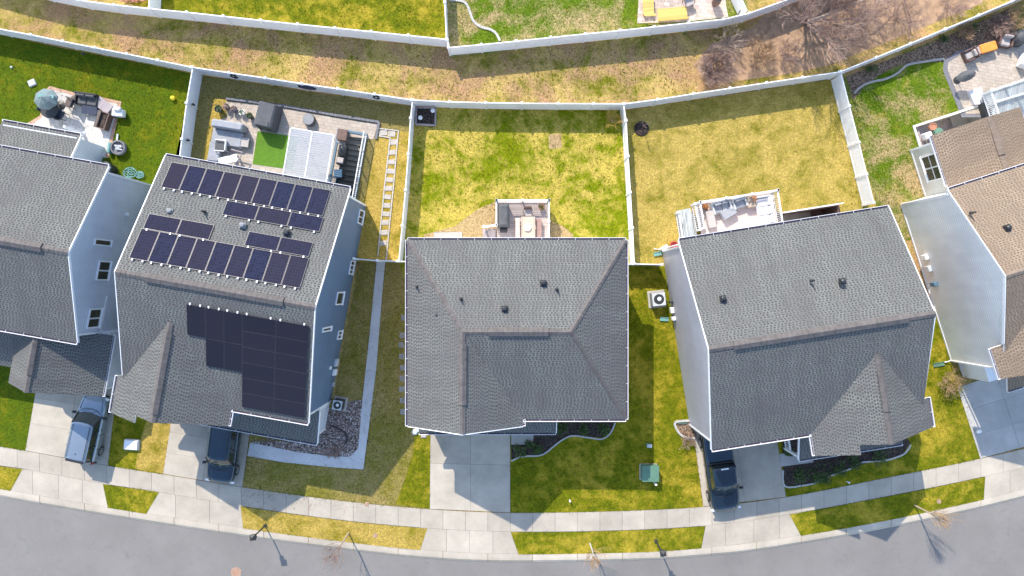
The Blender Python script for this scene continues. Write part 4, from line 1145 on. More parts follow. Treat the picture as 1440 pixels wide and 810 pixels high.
# raised bed in the corner of the middle garden
t = thing('raised_bed', 'raised timber bed of dark mulch in the corner of the middle garden', 'raised bed', tuple(P(600, 166)))
q = [P(586, 152.5), P(613, 153), P(612.5, 177), P(585.5, 175.5)]
b = MB(); b.sheet([(p.x, p.y) for p in reversed(q)], .2); b.build('mulch', M['mulch'], t, True)
b = MB()
for a, c in zip(q, q[1:] + q[:1]):
    d = (c - a); n = Vector((-d.y, d.x, 0)).normalized(); b.obox(a - n * .05, d, n * .1, (0, 0, .25))
b.build('timber_frame', M['wood_grey'], t, True)
for (u, v, nm) in ((608.5, 155.5, 'white round solar light at the corner post of the raised bed'), (591, 165.5, 'white round solar light in the middle of the raised bed')):
    p = P(u, v, .5); b = MB(); b.lathe([(.02, .2), (.02, .42), (.14, .44), (.15, .5), (.05, .56)], p.x, p.y, 12); T(b, 'garden_light', M['white'], nm, 'garden light', 'garden lights of the raised bed')
paved('slab', [(610, 327), (650, 326), (650, 345), (610, 345)], 'drive_grey', .04)
# upper garden patio
paved('patio', [(896, 33), (900, -40), (1016, -40), (1021, 8), (1024, 24), (960, 31)], 'patio_pink', .03)
# right garden patio
paved('patio_kerb', [(1327, 85), (1345, 73), (1400, 55), (1470, 30), (1470, 165), (1352, 165), (1340, 135), (1326, 100)], 'edge', .02)
paved('patio', [(1333, 88), (1349, 78), (1400, 61), (1470, 37), (1470, 160), (1358, 160), (1346, 132), (1332, 98)], 'patio_tan', .036)

# ------------------------------------------------------------------ furniture builders (each in its own frame, x along, y depth)
def placed(name, label, cat, u, v, ang, group=None, h=0.0, z=None):
    """ang: turn in degrees in the photo plane, counter-clockwise"""
    p = P(u, v, h)
    return thing(name, label, cat, (p.x, p.y, z if z is not None else 0.034), rad(ang), group)
def leg4(t, lx, ly, z, w, mat, z0=0):
    for sx in (-1, 1):
        for sy in (-1, 1):
            b = MB(); b.box(sx * lx, sy * ly, z0, w, w, z - z0); b.build('leg', M[mat], t)
def sofa(t, l, d, frame, cush, n=2, arms=True, back=.75):
    b = MB(); b.bbox(0, 0, .06, l, d, .26, .03); b.build('base', M[frame], t)
    b = MB(); b.bbox(0, d / 2 - .06, .3, l, .12, back - .3, .03); b.build('backrest', M[frame], t)
    if arms:
        for s in (-1, 1):
            b = MB(); b.bbox(s * (l / 2 - .06), 0, .3, .12, d, .27, .03); b.build('arm', M[frame], t)
    w_ = (l - .28) / n
    for i in range(n):
        x = -l / 2 + .14 + w_ * (i + .5)
        b = MB(); b.bbox(x, -.07, .322, w_ - .02, d - .2, .13, .05); b.build('seat_cushion', M[cush], t)
        b = MB(); b.bbox(x, d / 2 - .2, .456, w_ - .04, .15, .32, .05); b.build('back_cushion', M[cush], t)
def chair(t, w_, d, frame, seat, back=.85):
    b = MB(); b.bbox(0, 0, .40, w_, d, .06, .02); b.build('seat', M[seat], t)
    b = MB(); b.obox((-w_ / 2, d / 2 - .04, .463), (w_, 0, 0), (0, .05, 0), (0, .12, back - .46)); b.build('backrest', M[frame], t)
    leg4(t, w_ / 2 - .03, d / 2 - .05, .40, .045, frame)
    for s in (-1, 1):
        b = MB(); b.box(s * (w_ / 2 + .02), -.02, .60, .05, d * .85, .035); b.box(s * (w_ / 2 + .02), -d / 2 + .06, .40, .04, .04, .2); b.build('arm', M[frame], t)
def table(t, lx, ly, h, top, legs='dark'):
    b = MB(); b.bbox(0, 0, h - .05, lx, ly, .05, .015); b.build('tabletop', M[top], t)
    leg4(t, lx / 2 - .08, ly / 2 - .08, h - .052, .07, legs)
def pot(u, v, r, h, label, mat, plant=None, z=.034, hh=0.0):
    p = P(u, v, hh or h); t = thing('plant_pot', label, 'plant pot', (p.x, p.y, z))
    b = MB(); b.lathe([(r * .65, 0), (r, h * .9), (r * 1.08, h * .9), (r * 1.08, h), (r * .9, h), (r * .85, h * .86), (0.001, h * .86)], 0, 0, 14); b.build('pot', M[mat], t)
    if plant:
        b = MB()
        for i in range(60):
            a, k, e = rnd(0, 6.28), rnd(0, r * 1.15), rnd(.0, .3); x, y, z_ = k * math.cos(a), k * math.sin(a), h * .86 + e
            s = rnd(.04, .09); d = Vector((rnd(-1, 1), rnd(-1, 1), rnd(.1, .8))).normalized() * s; n = Vector((-d.y, d.x, .03)).normalized() * s * .6
            c = Vector((x, y, z_)); b.face([c - n, c + d * .6 - n * .2, c + d * 1.4, c + n])
        b.build('plant', M[plant], t)
    return t

# ---- left garden
t = placed('patio_umbrella', 'grey teal patio umbrella with aqua cloth on it on the white stone patio', 'umbrella', 86, 148, 0)
ring = lambda r, z, n=8, dx=.0, dy=0: [(dx + r * math.cos(6.2832 * k / n + .2), dy + r * math.sin(6.2832 * k / n + .2) * .82, z + .10 * math.cos(6.2832 * k / n + .2)) for k in range(n)]
b = MB(); b.loft([ring(.88, 1.45), ring(.86, 1.52), ring(.5, 1.76), ring(.05, 1.92)]); b.build('canopy', M['teal'], t)
b = MB(); b.tube([(0, 0, 0), (0, 0, 2.02)], .03, 8); b.build('pole', M['grey'], t)
b = MB(); b.lathe([(.3, 0), (.3, .06), (.06, .12)], 0, 0, 14); b.build('base', M['dark'], t)
b = MB()
for i in range(5): b.obox((-.35 + .2 * i, .05 + rnd(-.1, .1), 1.86 - .05 * abs(i - 2)), (.24, rnd(-.1, .05), 0), (.02, .14 + rnd(0, .12), 0), (0, 0, .03))
o = b.build('folded_cloth', M['aqua'], t)
tb = placed('round_table', 'dark round table partly under the grey teal umbrella', 'table', 80, 158, 0)
b = MB(); b.lathe([(.55, .68), (.6, .7), (.6, .73), (.58, .74), (0.001, .74)], 0, 0, 20); b.build('tabletop', M['dark'], tb)
b = MB(); b.lathe([(.3, 0), (.3, .04), (.06, .08), (.06, .68)], 0, 0, 12); b.build('pedestal', M['dark'], tb)
for (u, v, a, lab) in ((90, 163, 150, 'dark garden chair below the teal umbrella nearest the house'), (104, 147, 250, 'dark garden chair with a brown cushion beside the teal umbrella'), (73, 158, 60, 'dark garden chair at the left of the round table')):
    t = placed('garden_chair', lab, 'chair', u, v, a, 'dark chairs on the white patio'); chair(t, .58, .56, 'dark', 'wicker' if a == 250 else 'navy')
t = placed('garden_sofa', 'black garden sofa on the white patio between table and grey bench', 'sofa', 128, 142.5, -8); sofa(t, 1.55, .8, 'black', 'cover', 2)
t = placed('coffee_table', 'low dark glass table in front of the black garden sofa', 'table', 131, 157, -8); table(t, 1.05, .55, .4, 'navy')
t = placed('slatted_bench', 'weathered pale slatted bench lying at an angle on the patio corner', 'bench', 151, 150.5, -38); table(t, 1.15, .7, .45, 'wood_grey', 'wood_grey')
t = placed('wooden_planter', 'brown wooden box planter with a dark side at the edge of the patio', 'planter', 151, 172, 72)
b = MB()
for (x, y, sx, sy) in ((0, -.28, 1.15, .06), (0, .28, 1.15, .06), (-.55, 0, .06, .5), (.55, 0, .06, .5)): b.box(x, y, 0, sx, sy, .55)
b.build('box', M['wood_dark'], t); b = MB(); b.box(0, 0, .02, 1.04, .5, .42); b.build('soil', M['mulch'], t); b = MB(); b.box(-.0, .33, .553, 1.2, .2, .04); b.build('ledge', M['wicker'], t)
t = placed('dark_board', 'dark brown folding stool at the left tip of the white patio', 'stool', 63, 136, -30); table(t, .5, .45, .42, 'wood_dark', 'wood_dark')
t = placed('tool_cart', 'white and grey wheeled cart on the grass beside the patio', 'cart', 171, 161, -6)
b = MB(); b.bbox(0, 0, .12, .75, .5, .4, .05); b.build('tub', M['white'], t); b = MB(); b.bbox(.05, .22, .523, .5, .3, .18, .05); b.build('motor', M['lightgrey'], t)
for s in (-1, 1):
    b = MB(); b.loft([[(s * .3 + .12 * math.cos(k * .524), yy, .12 + .12 * math.sin(k * .524)) for k in range(12)] for yy in (-.3, -.26)]); b.build('wheel', M['rubber'], t)
t = placed('fire_pit', 'round grey fire pit bowl on the lush lawn', 'fire pit', 170, 209, 0)
b = MB(); b.lathe([(.42, 0), (.5, .1), (.5, .36), (.42, .38), (.40, .2), (0.001, .18)], 0, 0, 22); b.build('bowl', M['edge'], t); b = MB()
for i in range(7): b.tube([(rnd(-.25, .25), rnd(-.25, .25), .2), (rnd(-.25, .25), rnd(-.25, .25), .3)], .06, 6)
b.build('log', M['lightgrey'], t)
b = MB(); b.obox(P(163, 206, 0) + Vector((0, 0, .03)), Vector((.12, .85, .05)), (.12, -.02, 0), (0, 0, .05)); T(b, 'plank', M['lightgrey'], 'pale grey plank lying beside the round fire pit', 'plank')
b = MB(); p = P(243, 138, .15); b.lathe([(.02, 0), (.12, .04), (.17, .15), (.12, .27), (.02, .31)], p.x, p.y, 14); T(b, 'ball', M['yellow'], 'yellow ball on the lush lawn beside the lantern fence', 'ball', smooth=True)
b = MB(); p = P(46, 117); b.bbox(p.x, p.y, 0, .5, .44, .14, .04, .4); T(b, 'utility_box', M['lightgrey'], 'small pale grey utility box set in the lush lawn', 'utility box')
b = MB(); p = P(17, 95); b.lathe([(.02, 0), (.07, .03), (.08, .09), (.02, .16)], p.x, p.y, 10); T(b, 'ball', M['white'], 'small white ball at the far left of the lush lawn', 'ball', smooth=True)
def coil(u, v, r, label, turns=5):
    p = P(u, v); pts = []
    for i in range(turns * 14):
        a = i * .45; k = r * (.55 + .45 * math.sin(i * .37)) ; pts.append((p.x + k * math.cos(a) * 1.1, p.y + k * .8 * math.sin(a), .03 + .0022 * i))
    b = MB(); b.tube(pts, .028, 6); T(b, 'garden_hose', M['aqua'], label, 'hose', 'coiled hoses on the lush lawn')
coil(184, 243, .46, 'larger aqua hose heaped on the lawn behind the blue grey house'); coil(197.5, 246, .3, 'smaller aqua hose coil right of the larger heap')
t = placed('trash_can', 'black round bin at the rear corner of the blue grey house', 'bin', 160, 239, 0)
b = MB(); b.lathe([(.3, 0), (.38, .9)], 0, 0, 16); b.build('barrel', M['black'], t); b = MB(); b.lathe([(.41, .9), (.41, .96), (.3, 1.05), (0.001, 1.08)], 0, 0, 16); b.build('lid', M['dark'], t)
t = placed('washing_post', 'white post standing on the white patio close to the house wall', 'post', 117.5, 188, -10)
b = MB(); b.bbox(0, 0, 0, .16, .16, 2.0, .02); b.build('shaft', M['white'], t); b = MB(); b.lathe([(.14, 0), (.14, .06), (.1, .08)], 0, 0, 12); b.build('foot', M['white'], t)
b = MB(); p = P(153.5, 208, .3); b.bbox(p.x, p.y, 0, .2, .75, .4, .05, -.15); T(b, 'storage_tub', M['aqua'], 'narrow aqua tub at the corner of the bay', 'tub')

# ---- paved garden
t = placed('covered_sofa', 'grey covered L shaped sofa with a raised back at the left of the tan patio', 'covered sofa', 325, 186, -9)
b = MB(); b.bbox(-.05, -.5, 0, 2.05, 1.05, .42, .06); b.build('seat_cover', M['fabric'], t)
b = MB(); b.bbox(.05, .30, 0, 2.1, .52, .95, .08); b.build('back_cover', M['fabric'], t)
b = MB(); b.bbox(-.75, -1.55, 0, .8, 1.3, .4, .06); b.build('chaise_cover', M['fabric'], t)
t = placed('side_table', 'low grey side table standing in front of the covered sofa', 'table', 342, 200, -9, h=.4); b = MB(); b.bbox(0, 0, .30, .75, .62, .08, .02); b.build('tabletop', M['fabric_light'], t); leg4(t, .3, .24, .30, .05, 'grey')
t = placed('lounge_chair', 'dark reclining chair with white arms below the covered sofa', 'chair', 315, 207, -95); chair(t, .7, .8, 'white', 'cover', 1.0)
t = placed('folding_table', 'white folding table frame at the patio edge near the roof', 'table', 326, 227, 14); table(t, 1.3, .5, .62, 'white', 'lightgrey')
b = MB(); q = [P(325, 210, .7), P(341, 214.5, .7), P(337, 222, .65), P(330, 230, .6)]; b.tube(q, .045, 8); T(b, 'pole', M['wood_grey'], 'bent brown pole lying across the white folding table', 'pole')
pk = 0
for (u, v, r, h, lab, m_, pl_) in ((307, 153, .24, .4, 'black pot of dark twigs at the top left of the tan patio', 'black', 'leaf'), (318, 150, .2, .35, 'small black pot next to the twig pot', 'black', 'twig'), (329, 154, .22, .35, 'dark pot with grey stems in the row above the covered sofa', 'navy', 'twig'), (340, 158, .2, .3, 'white pot in the row above the covered sofa', 'white', 'leaf'), (351, 163, .2, .45, 'dark pot at the right end of the row above the covered sofa', 'dark', 'leaf')):
    pot(u, v, r, h, lab, m_, pl_)
t = placed('covered_grill', 'large grill under a dark grey fitted cover on the tan patio', 'grill', 381, 167, -14)
def cring(sx, sy, z, dx=0): return [(dx + sx * x, sy * y, z) for x, y in ((-.9, -1), (.9, -1), (1, -.9), (1, .9), (.9, 1), (-.9, 1), (-1, .9), (-1, -.9))]
b = MB(); b.loft([cring(.68, .86, 0), cring(.64, .84, .7), cring(.60, .82, 1.05), cring(.48, .78, 1.15)]); b.build('cover', M['cover'], t); b = MB(); b.bbox(0, -.6, 1.153, .8, .36, .05, .02); b.build('fold', M['cover'], t)
for s in (-1, 1):
    b = MB(); b.tube([(s * .3, -.87, .9), (s * .3, -.92, .3)], .03, 6); b.build('strap', M['black'], t)
t = placed('wicker_ottoman', 'round brown wicker ottoman alone on the tan patio', 'ottoman', 436.5, 170, 0)
b = MB(); b.lathe([(.36, 0), (.41, .08), (.41, .4), (.39, .44)], 0, 0, 20); b.build('drum', M['wicker'], t); b = MB(); b.lathe([(.39, .443), (.37, .47), (0.001, .48)], 0, 0, 20); b.build('lid', M['grey'], t)
t = placed('pergola', 'white slatted pergola roof over the tan patio beside the stairs', 'pergola', 449, 228, -9.5)
PH = 2.35
for sx in (-1, 1):
    for sy in (-1, 1):
        b = MB(); b.box(sx * 1.3, sy * 1.4, 0, .1, .1, PH); b.build('post', M['white'], t)
b = MB()
for x in (-1.42, 0, 1.42): b.box(x, 0, PH, .07, 3.15, .12)
for y in (-1.55, 1.55): b.box(0, y, PH + .002, 2.9, .07, .118)
b.build('frame', M['white'], t); b = MB()
for i in range(21): b.obox((-1.42, -1.48 + i * .146, PH + .05), (2.84, 0, 0), (0, .11, .055), (0, -.01, .02))
b.build('slat', M['slat'], t)
t = placed('storage_bench', 'dark brown wicker box at the top of the basement steps', 'storage box', 484, 192, -10); b = MB(); b.bbox(0, 0, 0, .62, .72, .5, .03); b.build('box', M['wicker'], t); b = MB(); b.bbox(0, 0, .503, .66, .76, .05, .02); b.build('lid', M['wood_dark'], t)
t = placed('barbecue', 'black barbecue with pale tools between pergola and basement steps', 'barbecue', 484, 221, 80)
b = MB(); b.bbox(0, 0, .1, 1.3, .5, .7, .03); b.build('cabinet', M['black'], t); b = MB(); b.lathe([(.3, .803), (.3, .9), (.2, 1.05), (.02, 1.1)], .25, 0, 14, sx=1.3, sy=.8); b.build('hood', M['dark'], t)
b = MB(); b.bbox(-.38, 0, .803, .4, .42, .05, .01); b.build('side_shelf', M['fabric_light'], t)
t = placed('bin', 'teal lidded bin beside the barbecue near the house wall', 'bin', 480, 247, 0); b = MB(); b.bbox(0, 0, 0, .5, .5, .85, .04); b.build('body', M['black'], t); b = MB(); b.bbox(0, 0, .853, .54, .54, .06, .03); b.build('lid', M['blueliner'], t)

# ---- decks
def deck(name, label, px, z, mat, sides, group=None, bal='white'):
    """raised deck: photo corners at floor height; sides = list of (corner pair index, railing?)"""
    q = [P(u, v, z) for u, v in px]
    c = sum((p for p in q), Vector()) / len(q)
    t = thing(name, label, 'deck', (c.x, c.y, 0), 0, group)
    b = MB(); b.prism([(p.x, p.y) for p in q], z - .14, z); b.build('floor', M[mat], t, True)
    b = MB()
    for p in q:
        r = p.lerp(c, .08); b.box(r.x, r.y, -.05, .15, .15, z - .1)
    b.build('support_post', M['wood_grey'], t, True)
    for i in sides: rail(t, q[i], q[(i + 1) % len(q)], z)
    return t
def rail(t, p, q, z, h=.95, w=.09, q_z=None):
    p, q = Vector(p), Vector(q); p.z = z; q.z = z if q_z is None else q_z
    d = q - p; n = max(1, round(d.length / 1.7)); hd = Vector((d.x, d.y, 0)).normalized(); nn = Vector((-hd.y, hd.x, 0))
    for i in range(n + 1):
        c = p + d * (i / n); a = math.atan2(hd.y, hd.x)
        b = MB(); b.box(c.x, c.y, c.z + .002, .12, .12, h + .06, a); b.bbox(c.x, c.y, c.z + h + .064, .16, .16, .05, .02, a); b.build('railing_post', M['white'], t, True)
    b = MB()
    for zz, hh, ww in ((.08, .06, .05), (h - .06, .06, w)): b.obox(p + Vector((0, 0, zz)) - nn * ww / 2, d, nn * ww, (0, 0, hh))
    k = max(2, round(d.length / .125))
    for i in range(k):
        c = p + d * ((i + .5) / k); b.box(c.x, c.y, c.z + .14, .032, .032, h - .2)
    b.build('railing', M['white'], t, True)
dz = .75
tC = deck('deck', 'small square deck with white railings behind the middle house', [(698.5, 284), (771, 284), (771, 342), (698.5, 342)], dz, 'deck', (0, 1))
rail(tC, P(698.5, 284, dz), P(698.5, 318, dz), dz); rail(tC, P(681, 320, .4), P(698, 318, dz), .3, .95, .09, dz)
b = MB()
for i in range(4): p = P(694 - 4.2 * i, 334, .5); b.box(p.x, p.y, .0, .30, 1.2, dz - .17 * (i + 1))
b.build('step', M['wood_grey'], tC, True)
def on_deck(name, label, cat, u, v, ang, z, group=None): p = P(u, v, z); return thing(name, label, cat, (p.x, p.y, z), rad(ang), group)
t = on_deck('covered_grill', 'black covered grill on the small square deck', 'grill', 708.5, 305, 90, dz)
b = MB(); b.loft([cring(.78, .36, 0), cring(.78, .36, .75), cring(.72, .3, 1.0), cring(.6, .2, 1.08)]); b.build('cover', M['cover'], t); b = MB(); b.bbox(-.95, 0, .5, .32, .5, .28, .05); b.build('side_shelf', M['black'], t)
t = on_deck('dining_table', 'pale wooden table with a bowl on the small square deck', 'table', 742.5, 322, 0, dz); table(t, .92, 1.5, .74, 'wood', 'wood')
b = MB(); p = P(741.5, 319.5, dz + .74); b.lathe([(.1, dz + .742), (.24, dz + .82), (.26, dz + .86), (.22, dz + .85), (.08, dz + .79), (0.001, dz + .78)], p.x, p.y, 18); T(b, 'bowl', M['fabric_white'], 'pale round bowl on the wooden deck table', 'bowl')
t = on_deck('wooden_bench', 'reddish bench at the right side of the wooden deck table', 'bench', 757.5, 323, 90, dz); b = MB(); b.bbox(0, 0, .4, 1.4, .36, .06, .02); b.build('seat', M['redwood'], t); leg4(t, .6, .12, .4, .06, 'wood_dark')
t = on_deck('garden_chair', 'dark chair with a pale seat at the head of the wooden deck table', 'chair', 742, 300, 0, dz); chair(t, .52, .5, 'wood_dark', 'fabric_light')
t = on_deck('wooden_bench', 'pinkish slatted bench between the black grill and the wooden table', 'bench', 728, 322, 90, dz); b = MB(); b.bbox(0, 0, .4, 1.4, .3, .05, .02); b.build('seat', M['deck_rose'], t); leg4(t, .6, .1, .4, .06, 'wood_grey')
pot(761.5, 291, .2, .32, 'terracotta pot in the corner of the small square deck', 'terracotta', 'leaf', dz, dz + .3)
# deck of the lilac grey house
DR = 8.95
tD = deck('deck', 'rose coloured deck full of cushions with white railings behind the plain grey roof', [(979, 286.5), (1086, 270), (1094, 322), (988, 338)], dz, 'deck_rose', (0, 1))
rail(tD, P(979, 286.5, dz), P(985.5, 322, dz), dz); rail(tD, P(974, 288, dz), P(981, 324, dz), dz * .6, .9)
b = MB()
for i in range(4): p = P(970 - 3.6 * i, 313 + .6 * i, .5); b.box(p.x, p.y, 0, .34, 1.9, dz - .17 * (i + 1), rad(DR))
b.build('step', M['deck_grey'], tD, True)
rail(tD, P(951.5, 300, .3), P(957, 335, .3), 0.02, .9)
b = MB(); b.prism([P2(*p, .1) for p in ((955, 300), (975, 297), (980, 330), (960, 334))], 0, .1); b.build('landing', M['deck_grey'], tD, True)
t = on_deck('garden_sofa', 'grey cushioned double seat in the middle of the rose coloured deck', 'sofa', 1012, 291.5, DR + 8, dz); sofa(t, 1.3, .8, 'lightgrey', 'fabric', 2)
t = on_deck('garden_chair', 'grey cushioned seat beside the orange flower pot at the deck rail', 'armchair', 1037, 286, DR + 10, dz); sofa(t, .95, .75, 'lightgrey', 'fabric', 1)
t = on_deck('ottoman', 'grey ottoman standing before the double seat on the rose deck', 'ottoman', 1022, 300, DR + 22, dz); b = MB(); b.bbox(0, 0, .05, 1.0, .65, .32, .04); b.build('base', M['lightgrey'], t); b = MB(); b.bbox(0, 0, .373, 1.0, .65, .12, .05); b.build('cushion', M['fabric'], t)
t = on_deck('garden_sofa', 'long white cushioned couch along the right rail of the rose deck', 'sofa', 1073, 297.5, DR - 90, dz); sofa(t, 2.05, .95, 'white', 'fabric_white', 3)
t = on_deck('side_bench', 'pale bench at the left end of the rose deck', 'bench', 998, 309, DR + 92, dz); b = MB(); b.bbox(0, 0, .1, 1.2, .55, .34, .05); b.build('seat', M['fabric_light'], t); leg4(t, .5, .2, .1, .06, 'grey')
t = on_deck('slatted_crate', 'upright pale wooden slatted crate between couch and grey seat', 'crate', 1053, 285, DR, dz); b = MB()
for i in range(5): b.box(-.2 + i * .1, 0, 0, .06, .7, .5)
b.build('slats', M['wood'], t)
pot(992, 291, .2, .35, 'pot of orange flowers at the left corner of the rose deck', 'wood_dark', 'flower', dz, dz + .4); pot(1060, 279, .2, .35, 'pot of orange flowers at the top rail beside the white couch', 'terracotta', 'flower', dz, dz + .4)
b = MB(); p = P(947, 345, .25); b.lathe([(.2, 0), (.28, .4), (.26, .42), (.22, .1), (0.001, .08)], p.x, p.y, 14); T(b, 'bucket', M['red'], 'faded red bucket at the rear corner of the lilac grey wall', 'bucket')
b = MB(); p = P(933.5, 349); b.bbox(p.x, p.y, 0, .5, .3, .4, .05, .5); T(b, 'storage_tub', M['white'], 'white tub on the straw lawn beside the red bucket', 'tub')
# right garden deck
tE = deck('deck', 'pale blue grey deck with white railings at the upper right corner', [(1391, 146), (1470, 122), (1490, 178), (1400, 175)], .6, 'deck_grey', ())
rail(tE, P(1383, 132, .6), P(1470, 103, .6), .6); rail(tE, P(1388, 148, .6), P(1470, 123, .6), .6); rail(tE, P(1380, 133, .6), P(1393, 172, .6), .6)
b = MB(); b.prism([P2(u, v, .6) for u, v in ((1382, 132), (1470, 103), (1475, 121), (1388, 148))], .46, .592); b.build('landing', M['deck_grey'], tE, True)
b = MB(); b.prism([P2(*p, .3) for p in ((1362, 128), (1380, 122), (1387, 146), (1371, 147))], 0, .3); b.build('step', M['fabric_white'], tE, True)
t = placed('garden_chair', 'pinkish armchair left of the orange cushion bench', 'armchair', 1359, 80, -65); sofa(t, .8, .7, 'wood_dark', 'fabric_light', 1)
t = placed('cushion_bench', 'bench with a bright orange cushion on the tan right patio', 'bench', 1383, 70, 16); b = MB(); b.bbox(0, 0, .1, 1.15, .62, .3, .03); b.build('base', M['wood_dark'], t); b = MB(); b.bbox(0, 0, .403, 1.15, .62, .12, .05); b.build('cushion', M['orange'], t)
t = placed('garden_chair', 'pinkish armchair right of the orange cushion bench', 'armchair', 1408, 60, -12); sofa(t, .95, .8, 'wood_dark', 'fabric_light', 1)
t = placed('side_table', 'pale side table joining the orange bench and left armchair', 'table', 1370, 74, 20); table(t, .5, .5, .42, 'fabric_light', 'wood_dark')
t = placed('covered_grill', 'dark covered kettle grill at the upper right edge', 'grill', 1427, 58, 0); b = MB(); b.lathe([(.4, 0), (.44, .5), (.38, .85), (.2, 1.0), (.02, 1.03)], 0, 0, 14, sx=1.1); b.build('cover', M['cover'], t); b = MB(); b.lathe([(.455, .08), (.46, .14), (.45, .15)], 0, 0, 14, sx=1.1); b.build('hem', M['black'], t)
t = placed('folded_umbrella', 'dark tilted umbrella disc on the tan right patio', 'umbrella', 1345, 113, 20)
ringt = lambda r, z, k: [(r * math.cos(6.2832 * i / 10), .62 * r * math.sin(6.2832 * i / 10), z + .3 * r * math.cos(6.2832 * i / 10)) for i in range(10)]
b = MB(); b.loft([ringt(.58, .95, 0), ringt(.56, 1.0, 0), ringt(.28, 1.12, 0), ringt(.03, 1.2, 0)]); b.build('canopy', M['cover'], t); b = MB(); b.tube([(0, 0, 0), (0, 0, 1.22)], .025, 8); b.build('pole', M['dark'], t); b = MB(); b.lathe([(.25, 0), (.25, .05), (.05, .1)], 0, 0, 12); b.build('base', M['dark'], t)
t = placed('garden_chair', 'white chair with blue grey cushions at the right edge of the tan patio', 'armchair', 1438, 88, 70); sofa(t, .95, .8, 'white', 'fabric', 1)
t = placed('trellis', 'dark gate post with a white lamp beside the pale stairwell wall', 'post', 1381, 156, 17); b = MB(); b.box(0, 0, 0, .42, 1.0, .5); b.build('shaft', M['dark'], t); b = MB(); b.lathe([(.06, .503), (.1, .58), (.02, .66)], 0, .1, 10); b.build('lamp', M['white'], t)
pot(1312, 178, .24, .4, 'terracotta pot beside the wooden basement steps', 'terracotta', None, .03); b = MB(); p = P(1313, 188); b.lathe([(.25, 0), (.28, .6), (.02, .63)], p.x, p.y, 14); T(b, 'bin', M['green_box'], 'small green bin beside the cream sunroom', 'bin')
b = MB(); p = P(1301, 192); b.bbox(p.x, p.y, 0, .5, .45, .5, .08, .3); T(b, 'storage_tub', M['fabric_white'], 'white tub squeezed between sunroom and stairwell', 'tub')
# ---- upper garden
t = placed('pallet_sofa', 'long yellow slatted wooden daybed on the pink patio', 'bench', 946, 19, 5, h=.4); b = MB(); b.bbox(0, 0, .28, 2.0, .85, .06, .02); b.build('seat', M['wood_yellow'], t); leg4(t, .9, .35, .28, .08, 'wood_yellow'); b = MB(); b.box(0, -.4, .343, 2.0, .06, .2); b.build('backrest', M['wood_yellow'], t)
t = placed('pallet_sofa', 'upright yellow slatted wooden chair left of the yellow daybed', 'chair', 912, 6, 92, h=.4); b = MB(); b.bbox(0, 0, .30, 1.3, .75, .05, .02); b.build('seat', M['wood_yellow'], t); leg4(t, .55, .3, .30, .07, 'wood_yellow')
b = MB()
for i in range(7): b.obox((-.75, -.36 + i * .11, .5), (-.3, 0, .45), (0, .07, 0), (.03, 0, .02))
b.build('backrest', M['wood_yellow'], t); b = MB(); b.box(-.72, 0, .46, .05, .78, .06); b.build('rail', M['wood_yellow'], t)
t = placed('garden_chair', 'brown chair with a pink cushion above the yellow daybed', 'chair', 966, 6, 20); chair(t, .6, .6, 'wood_dark', 'fabric_light')
t = placed('vase', 'tall dark vase on the pink patio', 'vase', 1004.5, 6, 0); b = MB(); b.lathe([(.2, 0), (.3, .5), (.24, .95), (.26, 1.05), (.2, 1.05), (.16, .9), (0.001, .88)], 0, 0, 16); b.build('body', M['wood_dark'], t, smooth=False); b = MB(); b.lathe([(.255, 1.053), (.27, 1.08), (.2, 1.08)], 0, 0, 16); b.build('rim', M['dark'], t)
b = MB(); b.tube([P(1036, 24, .15), P(1046, 6, 1.1)], .03, 6); T(b, 'garden_tool', M['dark'], 'dark pole leaning on the short white fence by the pink patio', 'tool')

# ------------------------------------------------------------------ utilities
b = MB(); t = placed('transformer', 'green electrical transformer cabinet half in shade on the front lawn', 'transformer', 911.5, 662, 0, z=.02)
b = MB(); b.bbox(0, -.05, 0, 1.2, 1.1, .1, .02); b.build('pad', M['drive_grey'], t); b = MB(); b.bbox(0, 0, .103, 1.1, .98, .62, .04); b.build('cabinet', M['green_box'], t); b = MB(); b.obox((-.57, -.53, .73), (1.14, 0, 0), (0, 1.08, .03), (0, 0, .045)); b.build('lid', M['green_box'], t)
b = MB(); b.box(-.25, -.515, .2, .04, .03, .3); b.build('handle', M['dark'], t)
for (u, v, w_, h_, lab, m_) in ((911.5, 625, .36, .45, 'small pale green utility pedestal above the green transformer', 'green_box'), (187, 624.5, 1.0, .25, 'flat pale utility cover on the lawn between the two cars', 'lightgrey')):
    t = placed('utility_box', lab, 'utility box', u, v, -4, z=.02); b = MB(); b.bbox(0, 0, 0, w_, w_ * .72, h_, .05); b.build('body', M[m_], t); b = MB(); b.bbox(0, 0, h_ + .003, w_ * .9, w_ * .62, .04, .02); b.build('lid', M['lightgrey' if w_ < .5 else 'white'], t)
def stub(u, v, lab, r=.05, h=.35, m_='white'):
    p = P(u, v); b = MB(); b.lathe([(r, 0), (r, h * .8), (r * 1.3, h * .82), (r * 1.2, h), (0.001, h)], p.x, p.y, 10); T(b, 'pipe_cap', M[m_], lab, 'pipe', 'small pipe stubs in the lawns')
stub(920, 678, 'white pipe stub beside the green transformer', .07, .6); stub(801, 703, 'tiny white pipe cap on the sunny lawn of the middle house'); stub(1191, 677, 'tiny white pipe cap on the shaded lawn of the lilac grey house'); stub(998, 95, 'white pipe stub among the pinkish twigs beyond the fence', .07, .4); stub(517.5, 620, 'black cap beside the pale path and river rocks', .05, .1, 'black')
for (u, v, lab) in ((528, 753, 'dark valve cover ringed with soil on the golden verge'), (1320, 705, 'dark valve cover ringed with soil on the right verge'), (516, 709, 'dark valve cover at the upper edge of the sidewalk')):
    p = P(u, v); b = MB(); b.lathe([(.16, .03), (.14, .05), (.08, .052), (.001, .055)], p.x, p.y, 14); T(b, 'valve_cover', M['rust'], lab, 'valve cover', 'valve covers beside the road')
